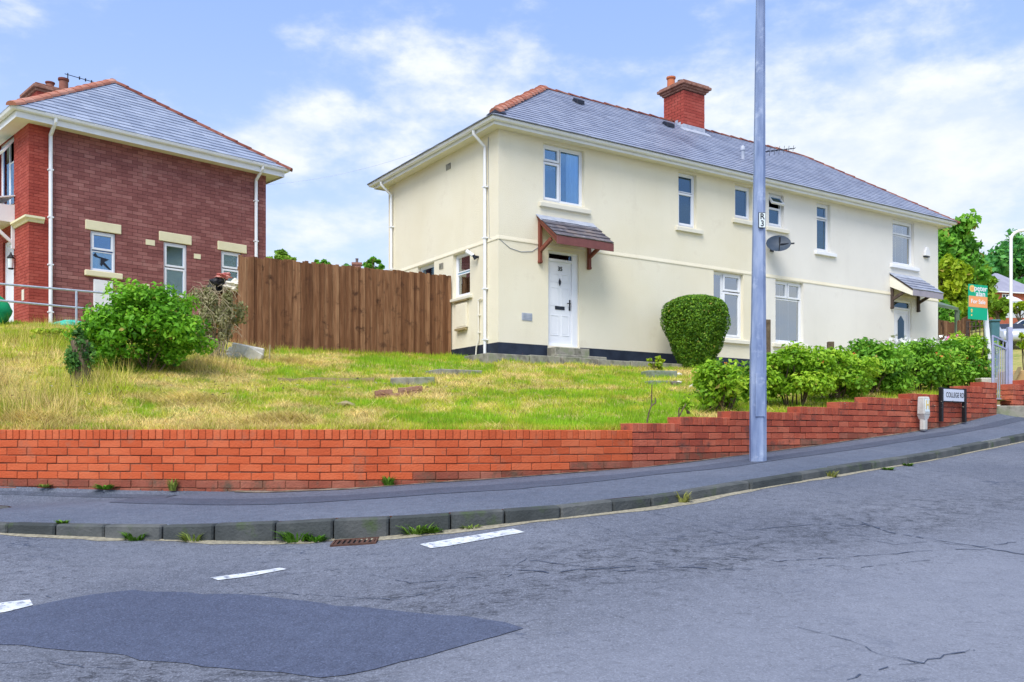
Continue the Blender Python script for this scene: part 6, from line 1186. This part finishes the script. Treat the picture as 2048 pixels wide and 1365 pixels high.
for i, (px, py, ht, sp, kg, lab) in enumerate(((162, 1052, .05, .06, .9, 'small green weed on top of the kerb at the far left'), (278, 1076, .10, .10, .95, 'leafy green weed below the kerb left of the straw tuft'), (393, 1080, .11, .11, .6, 'yellowish weed tuft below the kerb'), (595, 1082, .13, .15, .95, 'wide green weed below the tallest kerb stone'), (632, 1084, .09, .10, 1, 'low green weed left of the drain grate'), (838, 1062, .13, .13, .85, 'spindly green weed right of the drain grate'), (870, 1060, .08, .10, .9, 'low weed before the long white dash'), (945, 1046, .06, .08, .7, 'tiny weed at a kerb joint left of the road crack'), (1362, 1004, .14, .08, .25, 'dry yellow grass tuft against the kerb'), (1661, 955, .10, .08, .3, 'pale grass tuft at the kerb up the hill'), (1775, 940, .05, .08, .9, 'small green weed at the kerb up the hill'), (1815, 932, .05, .07, .9, 'farthest small green weed at the kerb'))):
    p = on_road(px, py); p.y = min(p.y, float(kerbY(p.x))-.01) if 'top' not in lab else float(kerbY(p.x))+.1; p.z = float(roadZ(p.x, p.y)) if 'top' not in lab else float(kerbZ(p.x)); tuft(p, 70, ht, sp, kg, lab, i, 'weeds along the kerb')
for i, (px, ht, sp, kg, lab) in enumerate(((92, .05, .08, .7, 'low brown weed at the left foot of the orange wall'), (212, .07, .14, 1, 'broad green weed at the foot of the orange wall'), (347, .16, .06, .6, 'upright weed beside the missing brick'), (778, .13, .07, .9, 'single green plant at the foot of the orange wall below the lawn'))):
    X_ = float(np.interp(px, _wpx[(WL[:, 0] > -20) & (WL[:, 0] < 30)], WL[:, 0][(WL[:, 0] > -20) & (WL[:, 0] < 30)])); p = Vector((X_, float(wallY(X_))-.03, float(wall_base(X_)))); tuft(p, 60, ht, sp, kg, lab, 40+i, 'weeds at the foot of the orange wall')
# litter specks on the pavement: dry leaves and chips
rs = np.random.RandomState(77); n = 260; d_ = rs.uniform(segs[0][0]+1, segs[-1][1], n); X = np.interp(d_, sW, WL[:, 0]); Y = np.interp(d_, sW, WL[:, 1])-abs(rs.normal(0, .18, n))-.02; Z = np.array([paveZ(a, b) for a, b in zip(X, Y)])+.006; t = thing('pavement_litter', (0, 9.0, -.5), 'scattered dry leaves and grit along the foot of the wall', 'litter'); t['kind'] = 'stuff'
leaf_mesh('leaf_litter', np.c_[X, Y, Z], .016, 'grit', t, rs, 3, .6)

# ------------------------------------------------------------------ behind: trees, houses, cars
GT = 'trees beyond the houses'
def far_tree(px, yt, yb, wpx, Yd, leaf, lab, seed, n, size, name='tree', dep=.9, k=60):
    top, bot = P(px, yt, Yd), P(px, yb, Yd); zg = h1(bot.x, bot.y); rz = (top.z-bot.z)/2; rx = wpx/2/F*Yd
    return tree(name, (bot.x, bot.y, min(zg, bot.z)), top.z-zg, (bot.x, bot.y, bot.z+rz), (rx*1.1, rx*dep, rz*1.08), n, size, leaf, lab, 'tree', seed, GT, k=k)
far_tree(1893, 428, 640, 150, 62, 'leaf_tree', 'tall ragged green tree rising behind the end of the cream house', 1, 7000, .24, k=80)
far_tree(1945, 520, 690, 95, 66, 'leaf_olive', 'olive green tree behind the sale board', 2, 4500, .24)
far_tree(1903, 498, 650, 80, 44, 'leaf_yellow', 'yellow green tree beside the end wall of the cream house', 3, 4500, .17, k=46)
far_tree(2020, 462, 680, 150, 135, 'leaf_tree2', 'big domed blue green tree behind the far brick houses', 4, 7000, .42, k=80)
far_tree(2100, 500, 680, 120, 120, 'leaf_tree2', 'dark tree at the right picture edge behind the houses', 5, 3000, .42)
far_tree(1994, 590, 645, 52, 62, 'leaf_olive', 'round dark shrub tree in front of the far brick houses', 6, 2200, .17, k=26)
far_tree(2040, 604, 628, 40, 80, 'leaf_yellow', 'small yellow shrub tree before the far brick houses', 7, 1200, .2, k=16)
far_tree(1890, 600, 680, 60, 40, 'leaf_tree', 'dark green growth behind the glazed lean-to', 8, 1800, .14, k=26)
far_tree(565, 503, 545, 70, 70, 'leaf_olive', 'low green tree top above the left end of the wooden fence', 9, 2000, .2, k=24)
far_tree(645, 519, 548, 42, 80, 'leaf_tree', 'small tree top above the middle of the wooden fence', 10, 1000, .2, k=14)
far_tree(748, 516, 545, 40, 90, 'leaf_tree', 'small tree top beside the distant chimney', 11, 1000, .2, k=14)
far_tree(690, 524, 550, 26, 110, 'leaf_tree2', 'tiny distant tree left of the distant chimney', 12, 500, .22, k=10)
def far_house(px0, px1, yE, yR, yB, Yd, depth, rz, lab, wallm, win=(), chim=None, name='far_house'):
    a = P(px0, yB, Yd); wd = (px1-px0)/F*Yd; zE = P(px0, yE, Yd).z; zR = P(px0, yR, Yd).z; t = thing(name, (a.x, a.y, a.z), lab, 'house', rz=rz); hE = zE-a.z; hR = zR-a.z; MB().box(0, 0, -4, wd, depth, hE).build('wall', wallm, t)
    o_ = .35; hf = depth/2+o_; ins = min(hf, wd/2+o_-.01); mb = MB(); mb.add([(-o_, -o_, hE), (wd+o_, -o_, hE), (wd+o_, depth+o_, hE), (-o_, depth+o_, hE), (-o_+ins, depth/2, hR), (wd+o_-ins, depth/2, hR)], [(0, 1, 5, 4), (1, 2, 5), (2, 3, 4, 5), (3, 0, 4), (3, 2, 1, 0)]); rf_ = mb.build('roof', 'far_slate', t)
    MB().ring((0, 0, wd, depth), [(o_-.01, hE-.15), (o_+.03, hE-.15), (o_+.03, hE-.01)]).build('gutter', 'trim', t)
    for u0, z0, u1, z1 in win:
        w_ = MB(); frame_rect(w_, fr, u0, z0, u1, z1, .09, -.06, .0); ubox(w_, fr, (u0+u1)/2-.05, -.06, z0+.09, (u0+u1)/2+.05, 0, z1-.09); w2 = w_.build('window', 'white', t); m3 = MB(); ubox(m3, fr, u0+.09, -.03, z0+.09, u1-.09, -.02, z1-.09); m3.build('pane', 'dish', w2)
    if chim: c = MB(); x, z0, z1, w_ = chim; c.box(x-w_/2, depth/2-.4, z0, x+w_/2, depth/2+.4, z1); c.box(x-w_/2-.12, depth/2-.52, z1+.003, x+w_/2+.12, depth/2+.52, z1+.25); cc = c.build('chimney', 'stone_cap', t); pm = MB(); pot(pm, (x, depth/2, z1+.25), .18, .5); pm.build('chimney_pot', 'pot_dark', cc)
    return t
far_house(1967, 2010, 568, 544, 640, 112, 5.5, .35, 'far brick house with the shorter grey roof up the hill', 'far_brick', chim=(.9, 5.0, 6.6, 1.0))
far_house(1990, 2110, 583, 534, 640, 104, 6.5, .30, 'far brick house with white bay window up the hill', 'far_brick', win=[(1.0, 1.75, 2.0, 3.05), (4.3, 1.75, 5.3, 3.05)])
far_house(676, 860, 540, 527, 600, 95, 7, .15, 'distant slate roofed house with chimney above the fence', 'far_wall', chim=(1.9, 2.8, 4.35, .9))
far_house(580, 655, 545, 533, 600, 120, 7, .1, 'distant house roof low behind the middle of the fence', 'far_wall')
# back fence, lean-to, trellis, bin
def boards(pa, pb, zb, ht, lab, seed):
    d = (pb-pa); d.z = 0; l = d.length; U = d/l; Nn = Vector((-U.y, U.x, 0)); r_ = random.Random(seed); t = thing('wooden_fence', (pa.x, pa.y, zb), lab, 'fence'); mb = MB(); x = 0
    while x < l: c = pa+U*(x+.07); mb.obox((c.x, c.y, zb+ht/2), U, Nn, (0, 0, 1), .066, .012, ht/2+r_.uniform(-.02, .02)); x += .14
    mb.build('fence_boards', 'fence', t, True); mb = MB(); mb.beam((pa.x, pa.y, zb+ht*.8)+Vector((0, 0, 0)) if False else Vector((pa.x, pa.y, zb+ht*.8))+Nn*.04, Vector((pb.x, pb.y, zb+ht*.8))+Nn*.04, .05, .08); mb.build('fence_rail', 'fence', t, True)
pa, pb = P(1870, 0, 32.5), P(1925, 0, 34); zt = P(1890, 642, 33).z; boards(pa, pb, zt-1.9, 1.9, 'brown board fence beyond the end wall of the cream house', 1)
pa, pb = P(1915, 0, 27), P(1938, 0, 25.5); zt = P(1925, 635, 26).z; boards(pa, pb, zt-1.7, 1.7, 'darker short fence panel beside the trellis', 2)
pa, pb = P(1936, 0, 25.2), P(1976, 0, 24.6); zt = P(1950, 643, 25).z; t = thing('garden_trellis', (pa.x, pa.y, zt-.9), 'dark square lattice trellis behind the sale board', 'trellis'); mb = MB(); U = (pb-pa); U.z = 0
for i in range(6): c = pa+U*(i/5); mb.beam((c.x, c.y, zt-.9), (c.x, c.y, zt), .022)
for j in range(7): mb.beam((pa.x, pa.y-.012, zt-.9+.9*j/6), (pb.x, pb.y-.012, zt-.9+.9*j/6), .022)
mb.build('lattice', 'bracket_dark', t, True)
for c in (pa, pb): MB().beam((c.x, c.y+.03, zt-2.2), (c.x, c.y+.03, zt+.03), .06).build('post', 'bracket_dark', t, True)
a_ = P(1872, 604, 31.2); b_ = P(1917, 616, 31.6); t = thing('lean_to', (a_.x, a_.y, h1(a_.x, a_.y)), 'greenish glazed lean-to roof at the back of the cream house', 'lean-to'); mb = MB(); mb.hexa([(a_.x-.4, a_.y, a_.z-.1), (b_.x, b_.y, b_.z-.1), (b_.x, b_.y+1.2, b_.z+.3), (a_.x-.4, a_.y+1.2, a_.z+.3), (a_.x-.4, a_.y, a_.z), (b_.x, b_.y, b_.z), (b_.x, b_.y+1.2, b_.z+.36), (a_.x-.4, a_.y+1.2, a_.z+.36)]); mb.build('lean_to_roof', 'greenish', t, True)
for c in (a_, b_): MB().box(c.x-.06, c.y+.05, h1(c.x, c.y), c.x+.06, c.y+.17, c.z-.08).build('post', 'greenish', t, True)
c = P(1984, 640, 30); zg = h1(c.x, c.y); t = thing('waste_bin', (c.x, c.y, zg), 'dark teal wheeled bin standing behind the gate', 'bin'); zt = c.z; mb = MB(); mb.hexa([(c.x-.11, c.y-.2, zg), (c.x+.11, c.y-.2, zg), (c.x+.11, c.y+.2, zg), (c.x-.11, c.y+.2, zg), (c.x-.14, c.y-.25, zt-.1), (c.x+.14, c.y-.25, zt-.1), (c.x+.14, c.y+.25, zt-.1), (c.x-.14, c.y+.25, zt-.1)]); mb.build('bin_body', 'bin_teal', t, True, bevel=.02); mb = MB(); mb.box(c.x-.155, c.y-.28, zt-.095, c.x+.155, c.y+.27, zt-.02); mb.build('lid', 'bin_teal', t, True, bevel=.02)
c = P(2040, 765, 17.2); zg = h1(c.x, c.y); t = thing('timber_planter', (c.x, c.y, zg), 'tan boarded planter beyond the gate at the right edge', 'planter'); zt = P(2040, 740, 17).z; mb = MB(); mb.box(c.x-.22, c.y-.1, zg-.2, c.x+.9, c.y+.5, zt); mb.build('planter_box', 'brown_box', t, True, bevel=.01); mb = MB(); mb.beam((c.x-.34, c.y-.14, zg), (c.x-.08, c.y-.14, zt+.05), .06, .05); mb.build('strut', 'timber', t, True)
p = P(2046, 682, 17.6); shrub('bush', (p.x+.1, p.y, h1(p.x, p.y)), (.24, .22, .34), 900, .045, 'leaf_yellow', 'spiky yellow green plant above the timber planter', 'plant', 61, k=12, cz=p.z-h1(p.x, p.y)-.05, stems=5)
# white tub behind the wall end
p = P(1972, 757, 15.6); t = thing('plant_trough', (p.x, p.y, h1(p.x, p.y)), 'pale plastic trough behind the top of the stepped wall', 'trough'); mb = MB(); z0 = p.z; mb.hexa([(p.x-.1, p.y-.08, z0-.12), (p.x+.1, p.y-.08, z0-.12), (p.x+.1, p.y+.08, z0-.12), (p.x-.1, p.y+.08, z0-.12), (p.x-.15, p.y-.11, z0), (p.x+.15, p.y-.11, z0), (p.x+.15, p.y+.11, z0), (p.x-.15, p.y+.11, z0)]); mb.build('trough', 'white_stone', t, True, bevel=.01)
# parasol
c = P(2020, 592, 92); zg = h1(c.x, c.y); t = thing('garden_parasol', (c.x, c.y, min(zg, c.z-2)), 'small white garden parasol below the far brick houses', 'parasol'); mb = MB(); mb.lathe((c.x, c.y, c.z-.75), [(1.3, 0), (1.28, .04), (.7, .45), (.05, .75)], 10); mb.build('canopy', 'white', t, True); MB().tube([(c.x, c.y, c.z-3), (c.x, c.y, c.z)], .04, 6).build('pole', 'bin_teal', t, True)
c = P(2034, 612, 90); mb = MB(); mb.box(c.x-1.3, c.y, c.z-1.2, c.x+3, c.y+.15, c.z+.5); t = thing('garden_screen', (c.x, c.y, c.z-1.2), 'pale blue green garden screen under the far parasol', 'screen'); mb.build('panel', 'far_wall', t, True)
def car(px, py_top, Yd, rz, paint, lab):
    p = P(px, py_top, Yd); zb = p.z-1.45; t = thing('parked_car', (p.x, p.y, zb), lab, 'car', rz=rz); prof = [(-2.1, .35), (-2.12, .75), (-1.95, .92), (-1.35, .98), (-.75, 1.40), (.55, 1.45), (1.35, 1.05), (2.0, .9), (2.1, .6), (2.05, .35)]
    mb = MB(); n = len(prof); rows = []
    for y, s_ in ((-.86, 0), (-.80, 1), (.80, 1), (.86, 0)):
        rows.append([(x, y*(1-.14*max(0, z-.95)/.5), z if s_ else min(z, z)) for x, z in prof])
    k = []
    for r_ in (rows[1], rows[2]): k += r_
    mb.add(k, [tuple(range(n)), tuple(range(2*n-1, n-1, -1))]+[(i, i+n, (i+1) % n+n, (i+1) % n) for i in range(n)]); b = mb.build('body', paint, t, bevel=.06, smooth=True)
    def glass(x0, z0, x1, z1, x2, z2, x3, z3):
        for s_ in (-1, 1):
            m_ = MB(); f = lambda x, z: (x, s_*(.80*(1-.14*max(0, z-.95)/.5)+.006), z); m_.quad(f(x0, z0), f(x1, z1), f(x2, z2), f(x3, z3)); m_.build('side_window', 'glass_dark', t)
    glass(-1.2, 1.02, 1.2, 1.06, .5, 1.38, -.72, 1.35)
    MB().quad((.62, -.62, 1.43), (.62, .62, 1.43), (1.33, .68, 1.085), (1.33, -.68, 1.085)).build('windscreen', 'dark', t); MB().quad((-.82, -.62, 1.375), (-.82, .62, 1.375), (-1.34, .68, 1.01), (-1.34, -.68, 1.01)).build('rear_window', 'dark', t)
    for x in (-1.3, 1.3):
        for y in (-.78, .78):
            m_ = MB(); m_.tube([(x, y-.1, .32), (x, y+.1, .32)], .32, 16); w_ = m_.build('wheel', 'tyre', t); m_ = MB(); m_.tube([(x, y-.105, .32), (x, y+.105, .32)], .18, 12); m_.build('rim', 'galv', w_)
    for y in (-.6, .6): MB().box(2.0, y-.14, .68, 2.11, y+.14, .82).build('headlight', 'plate_white', t, bevel=.02)
car(2012, 650, 52, -1.75, 'car_silver', 'silver car parked behind the garden gate'); car(2062, 640, 66, -.25, 'car_white', 'white car parked up the hill at the right edge')
